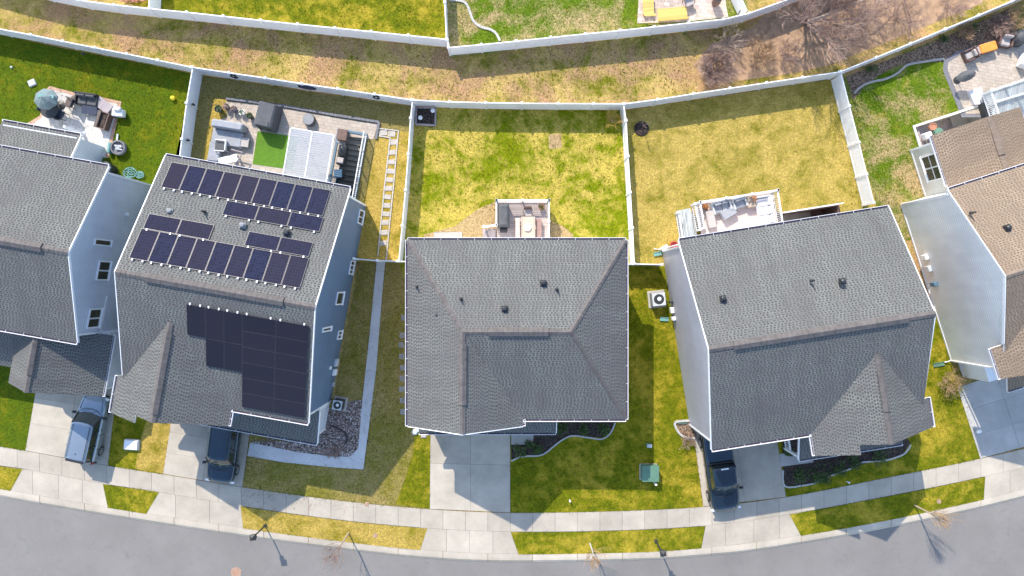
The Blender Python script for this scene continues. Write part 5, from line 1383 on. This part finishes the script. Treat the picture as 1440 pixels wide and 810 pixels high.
t = placed('manhole_cover', 'round rusty manhole cover in the road', 'manhole cover', 331, 806, 0, z=-.108)
b = MB(); b.lathe([(.37, 0), (.37, .008), (.33, .010), (0.001, .010)], 0, 0, 24); b.build('rim', M['rust'], t); b = MB()
for i in range(5): b.box(0, -.2 + i * .1, .0115, .5 - .2 * abs(i - 2) * .5, .03, .006)
b.build('lid', M['terracotta'], t)
def ac_unit(u, v, lab, s=.8, ang=6):
    t = placed('air_conditioner', lab, 'air conditioner', u, v, ang, 'air conditioners beside the houses', z=.01); b = MB(); b.bbox(0, 0, 0, s + .25, s + .25, .08, .02); b.build('pad', M['drive_grey'], t)
    b = MB(); b.bbox(0, 0, .083, s, s, .75, .04); b.build('casing', M['grey' if s > .7 else 'dark'], t); b = MB()
    b.sheet([(s * .47 * x, s * .47 * y) for x, y in ((-1, -1), (1, -1), (1, 1), (-1, 1))], .836, [[(s * .38 * math.cos(6.2832 * k / 20), s * .38 * math.sin(6.2832 * k / 20)) for k in range(20)]]); b.build('top_panel', M['lightgrey'], t)
    b = MB(); b.lathe([(s * .38, .835), (s * .36, .842), (s * .2, .845)], 0, 0, 20); b.build('fan_guard', M['dark'], t)
    b = MB(); b.lathe([(s * .14, .845), (s * .15, .87), (.001, .89)], .02, .02, 14); b.build('fan_hub', M['lamp_clear'], t)
ac_unit(923, 420.5, 'pale grey air conditioner on the grass beside the lilac grey wall', .92); ac_unit(478.5, 567, 'dark air conditioner in the shade beside the river rocks', .68, -10)
for (u, v, w_, h_, d_, lab, m_) in ((477, 508, .5, .5, 1.2, 'upper pale meter box on the shaded wall of the solar house', 'lightgrey'), (475.5, 521, .42, .5, 1.2, 'second pale meter box on the shaded wall of the solar house', 'white'), (475, 536.5, .3, .3, .9, 'small grey meter box lowest on the wall of the solar house', 'fabric')):
    p = wallpt(u - 3, v, 'B', 5.5); q = W('B', 5.62, p.y, .7); b = MB(); b.bbox(q.x, q.y, .7, .22, w_, h_, .03, FR['B'][1]); T(b, 'meter_box', M[m_], lab, 'meter box', 'meter boxes on the solar house')
for (v, w_, h_, lab, m_) in ((424, .16, .5, 'small dark meter beside the pale air conditioner', 'dark'), (435, .4, .4, 'white meter box below the pale air conditioner', 'white'), (446, .25, .5, 'white pipe box lowest on the lilac grey wall', 'white')):
    p = wallpt(941, v, 'D', -6.27); q = W('D', -6.39, p.y, .5); b = MB(); b.bbox(q.x, q.y, .5, .22, w_, h_, .03, FR['D'][1]); T(b, 'meter_box', M[m_], lab, 'meter box', 'meter boxes on the lilac grey house')
for (v, w_, h_, lab, m_) in ((362, .35, .45, 'white meter box highest on the pale side wall of the tan roofed house', 'white'), (378, .4, .4, 'grey meter box midway on the pale side wall of the tan roofed house', 'lightgrey'), (399, .3, .5, 'teal topped meter box lowest on the pale side wall of the tan roofed house', 'blueliner')):
    p = wallpt(1290, v, 'E', -6.86); q = W('E', -7.0, p.y, .9); b = MB(); b.bbox(q.x, q.y, .9, .24, w_, h_, .03, FR['E'][1]); T(b, 'meter_box', M[m_], lab, 'meter box', 'meter boxes on the tan roofed house')
for (a, c, lab, m_) in (((1312, 513.5), (1327, 511), 'green splash block at the front corner of the pale side wall', 'green_box'), ((928, 448.5), (940, 449), 'pale green splash block on the grass below the pale air conditioner', 'aqua'), ((953, 593), (966, 592.5), 'green splash block inside the little leaf filled bed', 'green_box'), ((919, 358), (930, 356), 'pale splash block at the rear corner of the lilac grey wall', 'aqua')):
    p, q = P(*a), P(*c); d = q - p; n = Vector((-d.y, d.x, 0)).normalized(); b = MB(); b.obox(p - n * .13 + Vector((0, 0, .03)), d, n * .26, (0, 0, .05)); b.obox(p - n * .13 + Vector((0, 0, .083)), d, n * .03, (0, 0, .04)); b.obox(p + n * .1 + Vector((0, 0, .083)), d, n * .03, (0, 0, .04)); T(b, 'splash_block', M[m_], lab, 'splash block', 'splash blocks below downspouts')
b = MB(); b.tube(spline([P(466, 599, .1), P(474, 602, .1), P(484, 608, .08), P(488, 616, .08), P(486, 624, .08)], 5), .06, 8); T(b, 'drain_hose', M['black'], 'black corrugated drain hose curving over the river rocks', 'drain hose')
b = MB(); p = P(583.5, 607); rock(b, p.x, p.y, .25); rock(b, p.x + .25, p.y + .1, .16); T(b, 'boulder', M['lightgrey'], 'pale boulder at the front left corner of the middle house', 'boulder')
b = MB(); p = P(596, 612.5); b.bbox(p.x, p.y, 0, .4, .3, .12, .05); T(b, 'splash_block', M['fabric_light'], 'pale splash block beside the driveway top of the middle house', 'splash block', 'splash blocks below downspouts')
b = MB(); p = P(902, 181); b.lathe([(.52, .006), (.5, .06), (.3, .12), (.02, .14)], p.x, p.y, 16); T(b, 'mulch_ring', M['mulch'], 'round dark mulch ring with a young tree in the straw garden', 'mulch ring')
t = placed('flag_sign', 'small white yard sign at the corner of the right driveway', 'yard sign', 1370, 605, 15, z=.03); b = MB(); b.box(0, 0, .0, .04, .04, .4); b.build('stake', M['grey'], t); b = MB(); b.bbox(.0, 0, .403, .3, .2, .12, .03); b.build('panel', M['white'], t)

# street lamps
def lamp(u, v, lab):
    t = placed('street_lamp', lab, 'street lamp', u, v, 8, 'black post lamps on the verge', z=.03)
    b = MB(); b.lathe([(.12, 0), (.12, .12), (.055, .2), (.045, 1.85), (.07, 1.87), (.07, 1.92)], 0, 0, 12); b.build('pole', M['dark'], t)
    b = MB(); b.box(0, 0, 1.925, .24, .24, .03); b.loft([[(s * x, s * y, z) for x, y in ((-1, -1), (1, -1), (1, 1), (-1, 1))] for s, z in ((.2, 2.26), (.2, 2.29), (.03, 2.44))])
    for x in (-1, 1):
        for y in (-1, 1): b.box(x * .13, y * .13, 1.957, .025, .025, .3)
    b.build('lantern', M['black'], t)
    b = MB(); b.box(0, 0, 1.957, .2, .2, .29); b.build('pane', M['glass'], t)
lamp(373.5, 738.5, 'black post lamp on the golden verge below the solar house'); lamp(922, 760, 'black post lamp on the verge below the middle house')

# faded survey paint on the sidewalk
for (u, v, lab) in ((435, 714, 'faded red survey paint stroke on the sidewalk nearest the shadow'), (484, 720.5, 'faded red survey paint stroke on the sidewalk further right')):
    p = P(u, v); b = MB()
    for k in range(3): b.face([(p.x - .05 + .03 * k, p.y - .2 + .14 * k, .0345), (p.x - .01 + .03 * k, p.y - .2 + .14 * k, .0345), (p.x + .01 + .03 * k, p.y - .1 + .14 * k, .0345), (p.x - .03 + .03 * k, p.y - .1 + .14 * k, .0345)])
    tag(b.build('paint_mark', M['terracotta']), lab, 'paint mark')
for (u, v, r, lab) in ((73, 141, .26, 'dark bag on the patio behind the teal umbrella'), (110, 141, .3, 'brown cushion heap between the umbrella and the black sofa'), (141, 160, .24, 'dark basket in front of the slatted bench')):
    p = P(u, v); b = MB(); b.lathe([(r * .8, .034), (r, .16), (r * .9, .34), (r * .45, .42), (.001, .4)], p.x, p.y, 9, sx=1.25); T(b, 'basket' if 'basket' in lab else 'cushion_heap' if 'heap' in lab else 'bag', M['wicker' if 'brown' in lab else 'cover'], lab, lab.split(' ')[1] if 'heap' not in lab else 'cushions')
# ------------------------------------------------------------------ vehicles (x forward)
def wheel(t, x, y, r=.35):
    s = 1 if y > 0 else -1
    b = MB(); prof = [(r * .62, -.11), (r * .93, -.11), (r, -.07), (r, .07), (r * .93, .11), (r * .62, .11)]
    n = 22; b.loft([[(x + q * math.cos(6.2832 * k / n), y + w_, r + q * math.sin(6.2832 * k / n)) for k in range(n)] for q, w_ in prof])
    w = b.build('wheel', M['rubber'], t)
    b = MB(); yy = y + s * .105
    for k in range(5):
        a = 6.2832 * k / 5; d = Vector((math.cos(a), 0, math.sin(a))); n_ = Vector((-d.z, 0, d.x))
        b.obox(Vector((x, yy, r)) - n_ * .04, d * r * .6, n_ * .08, (0, s * .02, 0))
    b.loft([[(x + q * math.cos(6.2832 * k / 18), yy + e * s, r + q * math.sin(6.2832 * k / 18)) for k in range(18)] for q, e in ((r * .64, -.02), (r * .64, .012), (r * .54, .012), (r * .54, -.02))], cap=False)
    b.build('rim', M['rim'], w)

def car(t, Ln, Wd, Ht, pm, kind, roofmat=None):
    hw = Wd / 2; R = roofmat or pm
    zs = .98 if kind != 'pickup' else 1.12
    secs = [(-.5, .70, .46, zs * .80), (-.486, .86, .38, zs * .93), (-.44, .965, .30, zs * .985), (-.3, 1, .26, zs), (0, 1, .24, zs), (.24, 1, .24, zs), (.33, .985, .26, zs * .975), (.415, .945, .28, zs * .94), (.465, .85, .32, zs * .86), (.490, .68, .38, zs * .76), (.5, .46, .42, zs * .64)]
    b = MB(); rings = []
    for f, k, z0, z1 in secs:
        w_, x = hw * k, f * Ln
        half = [(.80, z0), (.97, z0 + .10), (1.0, z0 + (z1 - z0) * .45), (.985, z0 + (z1 - z0) * .72), (.955, z1 - .05), (.86, z1), (.45, z1 + .035)]
        ring = [(x, w_ * a, z) for a, z in half] + [(x, -w_ * a, z) for a, z in reversed(half)]
        rings.append(ring)
    b.loft(rings)
    body = b.build('body', M[pm], t, smooth=True)
    if kind == 'pickup': xb0, xb1, xt0, xt1 = -.085, .275, -.07, .165
    else: xb0, xb1, xt0, xt1 = -.475, .27, -.435, .125
    def outline(x0, x1, w0, w1, z, bow):
        o = []
        for y in (-1, -.55, 0, .55, 1): o.append((x1 * Ln - bow * y * y, w1 * hw * y, z))
        o.append(((x0 * .5 + x1 * .5) * Ln, hw * max(w0, w1) * 1.0, z))
        for y in (1, .55, 0, -.55, -1): o.append((x0 * Ln + bow * .35 * y * y, w0 * hw * y, z))
        o.append(((x0 * .5 + x1 * .5) * Ln, -hw * max(w0, w1) * 1.0, z))
        return o
    lo = outline(xb0, xb1, .86, .88, zs - .05, .22); hi = outline(xt0, xt1, .76, .78, Ht - .05, .12)
    b = MB(); b.loft([lo, hi], cap=False); b.build('window', M['glass'], t)
    b = MB(); hi2 = outline(xt0 - .006, xt1 + .006, .78, .80, Ht - .055, .12); mid = outline(xt0 + .004, xt1 - .008, .76, .78, Ht - .005, .12); top = outline(xt0 + .05, xt1 - .05, .54, .56, Ht + .03, .1)
    b.loft([hi2, mid, top]); b.build('roof', M[R], t, smooth=True)
    pil = pm if kind != 'suv' else 'black'
    for i in (0, 4, 6, 10):
        b = MB(); b.tube([Vector(lo[i]), Vector(lo[i]).lerp(Vector(hi[i]), .5) + Vector((0, 0, .01)), Vector(hi[i])], .045, 6); b.build('pillar', M[pil], t)
    for s in (-1, 1):
        for f in (.5,) if kind == 'pickup' else (.35, .66):
            p = Vector(((xb0 + (xb1 - xb0) * f) * Ln, s * hw * .885, zs - .04)); q = Vector(((xt0 + (xt1 - xt0) * f) * Ln, s * hw * .795, Ht - .05)); b = MB(); b.tube([p, q], .04, 6); b.build('pillar', M[pil], t)
    for s in (-1, 1):
        b = MB(); b.bbox(xb1 * Ln - .28, s * (hw + .12), zs - .02, .16, .26, .16, .04); b.build('side_mirror', M['black'], t)
        b = MB(); b.obox((.452 * Ln, s * hw * .86 - .13, zs * .70), (.14, 0, -.05), (0, .26, 0), (0, 0, .13)); b.build('headlight', M['lamp_clear'], t)
        b = MB(); b.obox((-.497 * Ln, s * hw * .80 - .1, zs * .72), (.1, 0, 0), (0, .2, 0), (0, 0, .2)); b.build('tail_light', M['lamp_red'], t)
        if kind != 'pickup':
            b = MB(); b.tube([(xt0 * Ln + .15, s * hw * .62, Ht + .04), (xt0 * Ln + .3, s * hw * .63, Ht + .075), (xt1 * Ln - .35, s * hw * .63, Ht + .075), (xt1 * Ln - .2, s * hw * .62, Ht + .04)], .02, 6); b.build('roof_rail', M['dark'], t)
        for f in (-.315, .315): wheel(t, f * Ln, s * (hw - .095), .35 if kind != 'pickup' else .39)
    b = MB(); b.bbox(-.492 * Ln, 0, .38, .14, Wd * .9, .24, .04); b.build('bumper', M['black'], t)
    b = MB(); b.obox((.495 * Ln, -.3, .48), (.03, 0, 0), (0, .6, 0), (0, 0, .14)); b.build('grille', M['black'], t)
    b = MB(); b.tube([(xb1 * Ln + .06, -hw * .55, zs + .03), (xb1 * Ln - .06, -hw * .1, zs + .10)], .014, 5); b.build('wiper', M['black'], t); b = MB(); b.tube([(xb1 * Ln + .08, hw * .05, zs + .03), (xb1 * Ln - .05, hw * .5, zs + .10)], .014, 5); b.build('wiper', M['black'], t)
    zz = zs + .052
    b = MB(); b.tube([(xb1 * Ln - .12, -hw * .80, zs + .012), (xb1 * Ln + .10, -hw * .5, zz - .01), (xb1 * Ln + .16, 0, zz), (xb1 * Ln + .10, hw * .5, zz - .01), (xb1 * Ln - .12, hw * .80, zs + .012)], .016, 5); b.build('hood_seam', M['black'], t)
    for s in (-1, 1):
        b = MB(); b.tube([(xb1 * Ln + .05, s * hw * .80, zs + .012), (.40 * Ln, s * hw * .72, zs * .965), (.462 * Ln, s * hw * .62, zs * .90)], .014, 5); b.build('hood_seam', M['black'], t)
        for f in ((.17, -.06, -.27) if kind != 'pickup' else (.2, .07, -.06)):
            b = MB(); b.tube([(f * Ln, s * hw * .965, zs - .05), (f * Ln, s * hw * 1.003, .62), (f * Ln, s * hw * 1.0, .4)], .012, 5); b.build('door_seam', M['black'], t)
        b = MB(); b.bbox(.02 * Ln, s * hw * 1.0, .80, .2, .04, .03, .01); b.build('door_handle', M['dark'], t)
    b = MB(); b.bbox(.497 * Ln, 0, .34, .08, Wd * .78, .12, .03); b.build('front_bumper', M['dark'], t)
    if kind == 'pickup':
        b = MB(); b.bbox(-.29 * Ln, 0, zs + .005, .37 * Ln, Wd * .86, .07, .03); b.build('bed_cover', M['paint_navy'], t)
        b = MB(); b.box(-.097 * Ln, 0, zs - .2, .09, Wd * .84, .42); b.build('cab_back', M['black'], t)
        b = MB(); b.bbox(xt0 * Ln + .1, 0, Ht + .03, .08, .5, .05, .015); b.build('roof_lamp', M['lamp_clear'], t)
    else:
        b = MB(); b.bbox(xt0 * Ln - .02, 0, Ht - .05, .22, Wd * .66, .05, .02); b.build('spoiler', M['black'], t)
        b = MB(); b.lathe([(.03, Ht + .02), (.035, Ht + .05), (.01, Ht + .11)], xt0 * Ln + .45, 0, 8); b.build('antenna', M['black'], t)
def vehicle(name, label, cat, u, v, ang, Ln, Wd, Ht, pm, kind, roofmat=None):
    p = P(u, v, .7); t = thing(name, label, cat, (p.x, p.y, .036), rad(ang)); car(t, Ln, Wd, Ht, pm, kind, roofmat); return t
vehicle('parked_car', 'steel blue parked car with a silvery sunlit roof, nose towards the garage', 'car', 126, 602, 77.5, 4.6, 1.84, 1.62, 'paint_blue', 'suv')
vehicle('parked_car', 'dark navy parked car half under the porch roof, nose towards the road', 'car', 315.5, 630, -97, 4.75, 1.9, 1.72, 'paint_navy', 'suv')
vehicle('pickup_truck', 'black pickup truck with a covered bed tucked under the roof edge', 'truck', 1012, 659, -82, 5.75, 1.98, 1.88, 'paint_black', 'pickup')

# ------------------------------------------------------------------ trees and shrubs
def grow(mb, p, d, l, r, depth, kids, spread, up=.15, seg=3, wig=.16):
    pts, rr = [p.copy()], [r]
    for i in range(seg):
        d = (d + Vector((rnd(-wig, wig), rnd(-wig, wig), rnd(-wig, wig) * .6 + up * .2))).normalized()
        pts.append(pts[-1] + d * l / seg); rr.append(r * (1 - .55 * (i + 1) / seg))
    mb.tube(pts, rr, 5 if r > .03 else 3, cap=False)
    if depth <= 0: return
    for k in range(kids):
        f = rnd(.3, 1.0); i = min(seg - 1, int(f * seg)); q = pts[i].lerp(pts[i + 1], f * seg - i)
        side = Vector((rnd(-1, 1), rnd(-1, 1), rnd(-.5, .9))).normalized()
        nd = (d + side * spread + Vector((0, 0, up))).normalized()
        grow(mb, q, nd, l * rnd(.45, .75), max(.006, r * rnd(.35, .55)), depth - 1, kids, spread, up, max(2, seg - 1), wig)
def bare_tree(name, label, u, v, stems, l, r, depth, kids, spread, bark, twig, lean=(0, 0), group=None, cat='tree', trunk=None, seed=1, tilt=.5):
    random.seed(seed)
    p = P(u, v); t = thing(name, label, cat, (p.x, p.y, 0), 0, group)
    tr, cr = MB(), MB()
    if trunk:
        top = Vector((lean[0] * trunk, lean[1] * trunk, trunk)); tr.tube([(0, 0, -.05), top * .5 + Vector((.03, -.02, 0)), top], [r, r * .8, r * .62], 8)
    else: top = Vector((0, 0, 0))
    for s in range(stems):
        a = 6.2832 * (s + rnd(-.25, .25)) / stems
        d = Vector((math.cos(a) * tilt + lean[0], math.sin(a) * tilt + lean[1], 1)).normalized()
        base = top + Vector((math.cos(a), math.sin(a), 0)) * r * .5
        pts, rr = [base], [r * .62]; q, dd, m = base.copy(), d.copy(), 4
        for i in range(m):
            dd = (dd + Vector((rnd(-.15, .15), rnd(-.15, .15), rnd(-.05, .12)))).normalized(); q = q + dd * l / m; pts.append(q.copy()); rr.append(r * .62 * (1 - .6 * (i + 1) / m))
        tr.tube(pts, rr, 6)
        for k in range(kids + 2):
            f = rnd(.25, 1.0); i = min(m - 1, int(f * m)); c = pts[i].lerp(pts[i + 1], f * m - i)
            side = Vector((rnd(-1, 1), rnd(-1, 1), rnd(-.2, .9))).normalized()
            grow(cr, c, (d + side * spread).normalized(), l * rnd(.35, .65), r * .28, depth - 1, kids, spread)
    tr.build('trunk', M[bark], t); cr.build('crown', M[twig], t)
    return t
bare_tree('bare_tree', 'large bare tree with many grey branches beside the diagonal fence', 1134, 33, 7, 3.1, .16, 4, 5, .75, 'bark', 'twig', (.05, .05), seed=3, tilt=.75)
b = MB(); random.seed(5); grow(b, P(1136, 30, 1.2), Vector((.95, .28, .05)).normalized(), 4.6, .10, 2, 5, .7, .02, 4, .08)
tag(b.build('fallen_limb', M['bark_pale']), 'pale fallen limb leaning out of the large bare tree to the right', 'limb')
bare_tree('bare_shrub', 'pale bare shrub close under the bend of the upper fence', 1020, 64, 9, 1.0, .045, 3, 4, .7, 'bark_pale', 'bark_pale', seed=6, cat='shrub', tilt=.9)
bare_tree('bare_shrub', 'round pinkish bare shrub with hair fine twigs nearest the lower fence', 1003, 101, 26, 1.05, .03, 3, 6, .8, 'twig', 'twig', seed=8, cat='shrub', tilt=1.5)
bare_tree('bare_shrub', 'tan bare shrub with coarse twigs between the pinkish shrub and the large tree', 1066, 80, 16, 1.0, .04, 3, 5, .9, 'twig_tan', 'twig_tan', seed=9, cat='shrub', tilt=1.3)
for i, (u, v, l, lab) in enumerate(((1196, 52, 1.0, 'low thicket of brown twigs right of the large bare tree'), (1215, 22, 1.5, 'bare brown sapling above the low thicket'), (1262, 28, 1.5, 'thin bare sapling left of the long dark limb'), (1180, 12, 1.2, 'brown brush at the top edge right of the large bare tree'), (1330, 8, 1.2, 'brown brush at the top edge where the fence leaves the view'), (1105, 78, .8, 'small brown brush below the large bare tree'))):
    bare_tree('bare_shrub', lab, u, v, 9, l, .03, 3, 5, .9, 'twig', 'twig', seed=20 + i, cat='shrub', tilt=1.0)
for i, (u, v, l, lab) in enumerate(((1424, 30, 1.0, 'pale bare brush behind the covered kettle grill'), (1398, 40, .7, 'reddish bare brush behind the orange cushion bench'), (1352, 48, .6, 'pale dry stalks in the dark bed inside the diagonal fence'))):
    bare_tree('bare_shrub', lab, u, v, 10, l, .022, 3, 5, .8, 'bark_pale' if i != 1 else 'twig', 'twig_tan' if i != 1 else 'twig', seed=40 + i, cat='shrub', tilt=1.0)
b = MB(); random.seed(9); grow(b, P(1270, -4, .3), Vector((.25, -.95, .1)).normalized(), 1.9, .06, 1, 3, .5, .0, 3, .06); tag(b.build('fallen_limb', M['bark']), 'dark fallen limb lying on the leaf litter near the top edge', 'limb')
# street saplings
def sapling(u, v, h, lab, bark, twig, seed):
    random.seed(seed); p = P(u, v); t = thing('young_tree', lab, 'tree', (p.x, p.y, .03), 0, 'young bare street trees on the verge')
    tr, cr = MB(), MB(); tr.tube([(0, 0, 0), (.02, .01, h * .35), (.0, .02, h * .7), (.01, 0, h)], [.06, .05, .035, .012], 8)
    for k in range(22):
        z = h * rnd(.36, .95); a = rnd(0, 6.28)
        grow(cr, Vector((.01, .01, z)), Vector((math.cos(a) * .6, math.sin(a) * .6, 1)).normalized(), (h * 1.05 - z) * rnd(.45, .7) + .15, .018, 2, 4, .45, .3)
    tr.build('trunk', M[bark], t); cr.build('crown', M[twig], t)
sapling(490.5, 749, 4.2, 'young reddish bare tree on the golden verge right of the left post lamp', 'bark_pale', 'twig', 51)
sapling(829.5, 764, 3.0, 'young pale bare tree on the verge left of the right post lamp', 'edge_white', 'twig_tan', 52)
sapling(1286, 710.5, 3.1, 'young pale bare tree at the shadow edge on the right verge', 'bark_pale', 'twig_tan', 53)
bare_tree('young_tree', 'tiny straw coloured sapling in the fence corner of the middle garden', 861, 170, 6, .6, .025, 3, 4, .8, 'bark_pale', 'leaf_gold', seed=60, tilt=.9)
bare_tree('young_tree', 'thin young tree in the dark mulch ring of the straw garden', 902, 181, 3, .5, .02, 2, 3, .6, 'bark', 'twig', seed=61, trunk=.8, tilt=.4)
def leafy(u, v, r, h, lab, mat='leaf', n=420, group=None, cat='shrub', name='shrub', seed=1, ls=.05):
    random.seed(seed); p = P(u, v); t = thing(name, lab, cat, (p.x, p.y, .03), 0, group)
    st, lf = MB(), MB()
    for k in range(9):
        a = rnd(0, 6.28); q = Vector((math.cos(a) * r * rnd(.3, .85), math.sin(a) * r * rnd(.3, .85), h * rnd(.5, .95))); st.tube([(0, 0, 0), q * .5 + Vector((0, 0, .08)), q], [.025, .016, .006], 5)
    lobes = [(rnd(-.5, .5) * r, rnd(-.5, .5) * r, h * rnd(.35, .6), rnd(.4, .65)) for _ in range(7)]
    for i in range(n):
        lx, ly, lz, k = random.choice(lobes); d = Vector((rnd(-1, 1), rnd(-1, 1), rnd(-.7, 1))).normalized() * (k * rnd(.55, 1.05))
        c = Vector((lx + d.x * r, ly + d.y * r, max(.03, lz + d.z * h * .6))); s = ls * rnd(.6, 1.5)
        a = Vector((rnd(-1, 1), rnd(-1, 1), rnd(-.4, .8))).normalized() * s; e = a.cross(Vector((rnd(-1, 1), rnd(-1, 1), rnd(-1, 1)))).normalized() * s * .55
        lf.face([c - a, c + e, c + a, c - e])
    st.build('stem', M['bark'], t); lf.build('foliage', M[mat], t)
GB = 'green shrubs in the shaded front beds'
for i, (u, v, r, h, lab) in enumerate(((731, 633, .55, .5, 'low green shrub nearest the drive in the bed of the middle house'), (758, 630, .45, .5, 'green shrub beside the front walk of the middle house'), (746, 622, .4, .4, 'dark shrub between two green ones by the front walk'), (790, 603, .6, .5, 'dark shrub in the inner corner of the winding edging'), (818, 602, .6, .5, 'dark shrub midway along the front wall of the middle house'), (848, 603, .5, .5, 'dark shrub at the right end of the winding edging'),
        (1122, 672, .8, .6, 'broad green shrub beside the driveway of the lilac grey house'), (1146, 665, .75, .6, 'green shrub right of the broad one in the front bed'), (1176, 655, .65, .5, 'dark green shrub under the front gable'), (1199, 648, .6, .5, 'dark green shrub at the gap between the two white edgings'), (1234, 638, .85, .6, 'broad green shrub at the far end of the shaded front bed'), (1108, 633, .45, .4, 'small green shrub below the white porch railing'), (1160, 672, .45, .4, 'small green shrub close to the white edging'))):
    leafy(u, v, r, h, lab, 'leaf', 520, GB, seed=70 + i)
leafy(1336, 545, 1.05, .8, 'sparse olive and pink shrub spilling over the driveway corner', 'leaf_olive', 900, seed=90, ls=.035)
bare_tree('bare_shrub', 'bare pinkish stems inside the sparse olive shrub', 1329, 534, 10, .8, .02, 3, 4, .9, 'twig', 'twig_tan', seed=91, cat='shrub', tilt=1.1)
bare_tree('bare_shrub', 'brown bare shrub just below the little leaf filled bed', 966, 619, 8, .5, .02, 3, 4, .9, 'bark', 'twig', seed=92, cat='shrub', tilt=1.2)
bare_tree('bare_shrub', 'small brown bare shrub at the lower edge of the river rocks', 471, 634, 9, .45, .02, 3, 4, .9, 'bark', 'twig', seed=93, cat='shrub', tilt=1.2)
for i, (u, v, r, lab) in enumerate(((1368, 41, .5, 'small evergreen shrub in the dark bed inside the diagonal fence'), (1222, 98, .5, 'dark green clump in the mulch near the corner of the patchy garden'), (1324, 54, .35, 'green clump close under the diagonal fence'))):
    leafy(u, v, r, .45, lab, 'leaf', 260, None, seed=95 + i)
# flowers beyond the upper fence
random.seed(4); p = P(190, 2); b = MB()
for i in range(160):
    c = Vector((p.x + rnd(-.8, .8), p.y + rnd(-.1, .35), rnd(.05, .4))); s = rnd(.03, .07); b.face([c + Vector((-s, -s, 0)), c + Vector((s, -s, .02)), c + Vector((s, s, 0)), c + Vector((-s, s, .03))])
T(b, 'flowers', M['terracotta'], 'low red flowers behind the fence at the upper left edge', 'flowers')
# tufts and weeds breaking up the lawn
random.seed(12)
b = MB()
def tuft(mb, x, y, s):
    for k in range(6):
        a = rnd(0, 6.28); d = Vector((math.cos(a), math.sin(a), rnd(.8, 1.8))).normalized() * s; w_ = Vector((-d.y, d.x, 0)).normalized() * s * .16
        mb.face([Vector((x, y, 0)) - w_, Vector((x, y, 0)) + w_, Vector((x, y, 0)) + d])
zones = [((580, 300), (880, 155)), ((275, 1), (980, 150)), ((0, 60), (260, 200)), ((1195, 130), (1330, 290)), ((340, 600), (600, 715)), ((720, 640), (985, 715)), ((885, 380), (930, 600)), ((500, 380), (570, 600)), ((1290, 480), (1370, 640))]
for (a, c) in zones:
    n = int(abs((c[0] - a[0]) * (c[1] - a[1])) * .045)
    for i in range(n):
        q = P(rnd(a[0], c[0]), rnd(min(a[1], c[1]), max(a[1], c[1]))); tuft(b, q.x, q.y, rnd(.05, .11))
def edge_tufts(p, q, n_per_m=9):
    p, q = Vector(P2(*p)), Vector(P2(*q)); l = (q - p).length
    for i in range(int(l * n_per_m)):
        c = p.lerp(q, rnd(0, 1)); tuft(b, c.x + rnd(-.05, .05), c.y + rnd(-.05, .05), rnd(.05, .1))
for line, spans in ((STOP, ((-60, 36), (153, 229), (342, 604), (718, 988), (1105, 1378))), (SBOT, ((-60, 32), (145, 224), (338, 601), (718, 992), (1110, 1385))), (KTOP, ((-60, 15), (152, 206), (342, 591), (729, 986), (1126, 1383)))):
    for a, c in spans:
        for k in range(int((c - a) / 12)): edge_tufts((a + 12 * k, interp(line, a + 12 * k)), (a + 12 * k + 12, interp(line, a + 12 * k + 12)))
for a, c in (((50, 560), (36, 633)), ((162, 575), (152, 654)), ((240, 598), (229.5, 666)), ((348, 642), (342, 684)), ((605.4, 612), (604.5, 715)), ((717.5, 650), (717.5, 720)), ((976, 615), (988.5, 712)), ((1103, 685), (1105, 698)), ((1352, 556), (1378, 644)), ((511, 660), (348, 642)), ((530, 372), (512, 610)), ((542, 372), (513, 655))): edge_tufts(a, c)
tag(b.build('grass_tufts', M['lawn_front'], loc=(0, 0, 0)), 'tufts of longer grass standing in the lawns', 'grass', kind='stuff')
# ------------------------------------------------------------------ camera, light, render
cam = bpy.data.cameras.new('camera'); co = bpy.data.objects.new('camera', cam); COL.objects.link(co)
co.location = (0, 0, H); co.rotation_euler = (0, 0, 0)
cam.sensor_width = 36; cam.lens = 24.0; cam.clip_end = 2000
S.camera = co
AZ = math.atan2(-.42, .907); EL = rad(39.8)
w = bpy.data.worlds.new('World'); S.world = w; w.use_nodes = True
nt = w.node_tree; bg = nt.nodes['Background']
sky = nt.nodes.new('ShaderNodeTexSky'); sky.sky_type = 'NISHITA'; sky.sun_disc = False
sky.sun_elevation = EL; sky.sun_rotation = AZ; sky.air_density = 1.0; sky.dust_density = .6; sky.ozone_density = .5
nt.links.new(sky.outputs[0], bg.inputs[0]); bg.inputs[1].default_value = .15
sl = bpy.data.lights.new('sun', 'SUN'); so = bpy.data.objects.new('sun', sl); COL.objects.link(so)
sl.energy = 2.6; sl.angle = rad(.53); sl.color = (1.0, .915, .78)
d = Vector((.42 * math.cos(EL), -.907 * math.cos(EL), -math.sin(EL)))
so.rotation_euler = d.to_track_quat('-Z', 'Y').to_euler(); so.location = (-20, 40, 40)
S.view_settings.view_transform = 'Standard'; S.view_settings.look = 'None'
S.view_settings.exposure = 1.34; S.view_settings.gamma = 1.0; S.view_settings.use_curve_mapping = False
S.render.engine = 'CYCLES'
S.render.resolution_x = 1024; S.render.resolution_y = 576
S.render.film_transparent = False
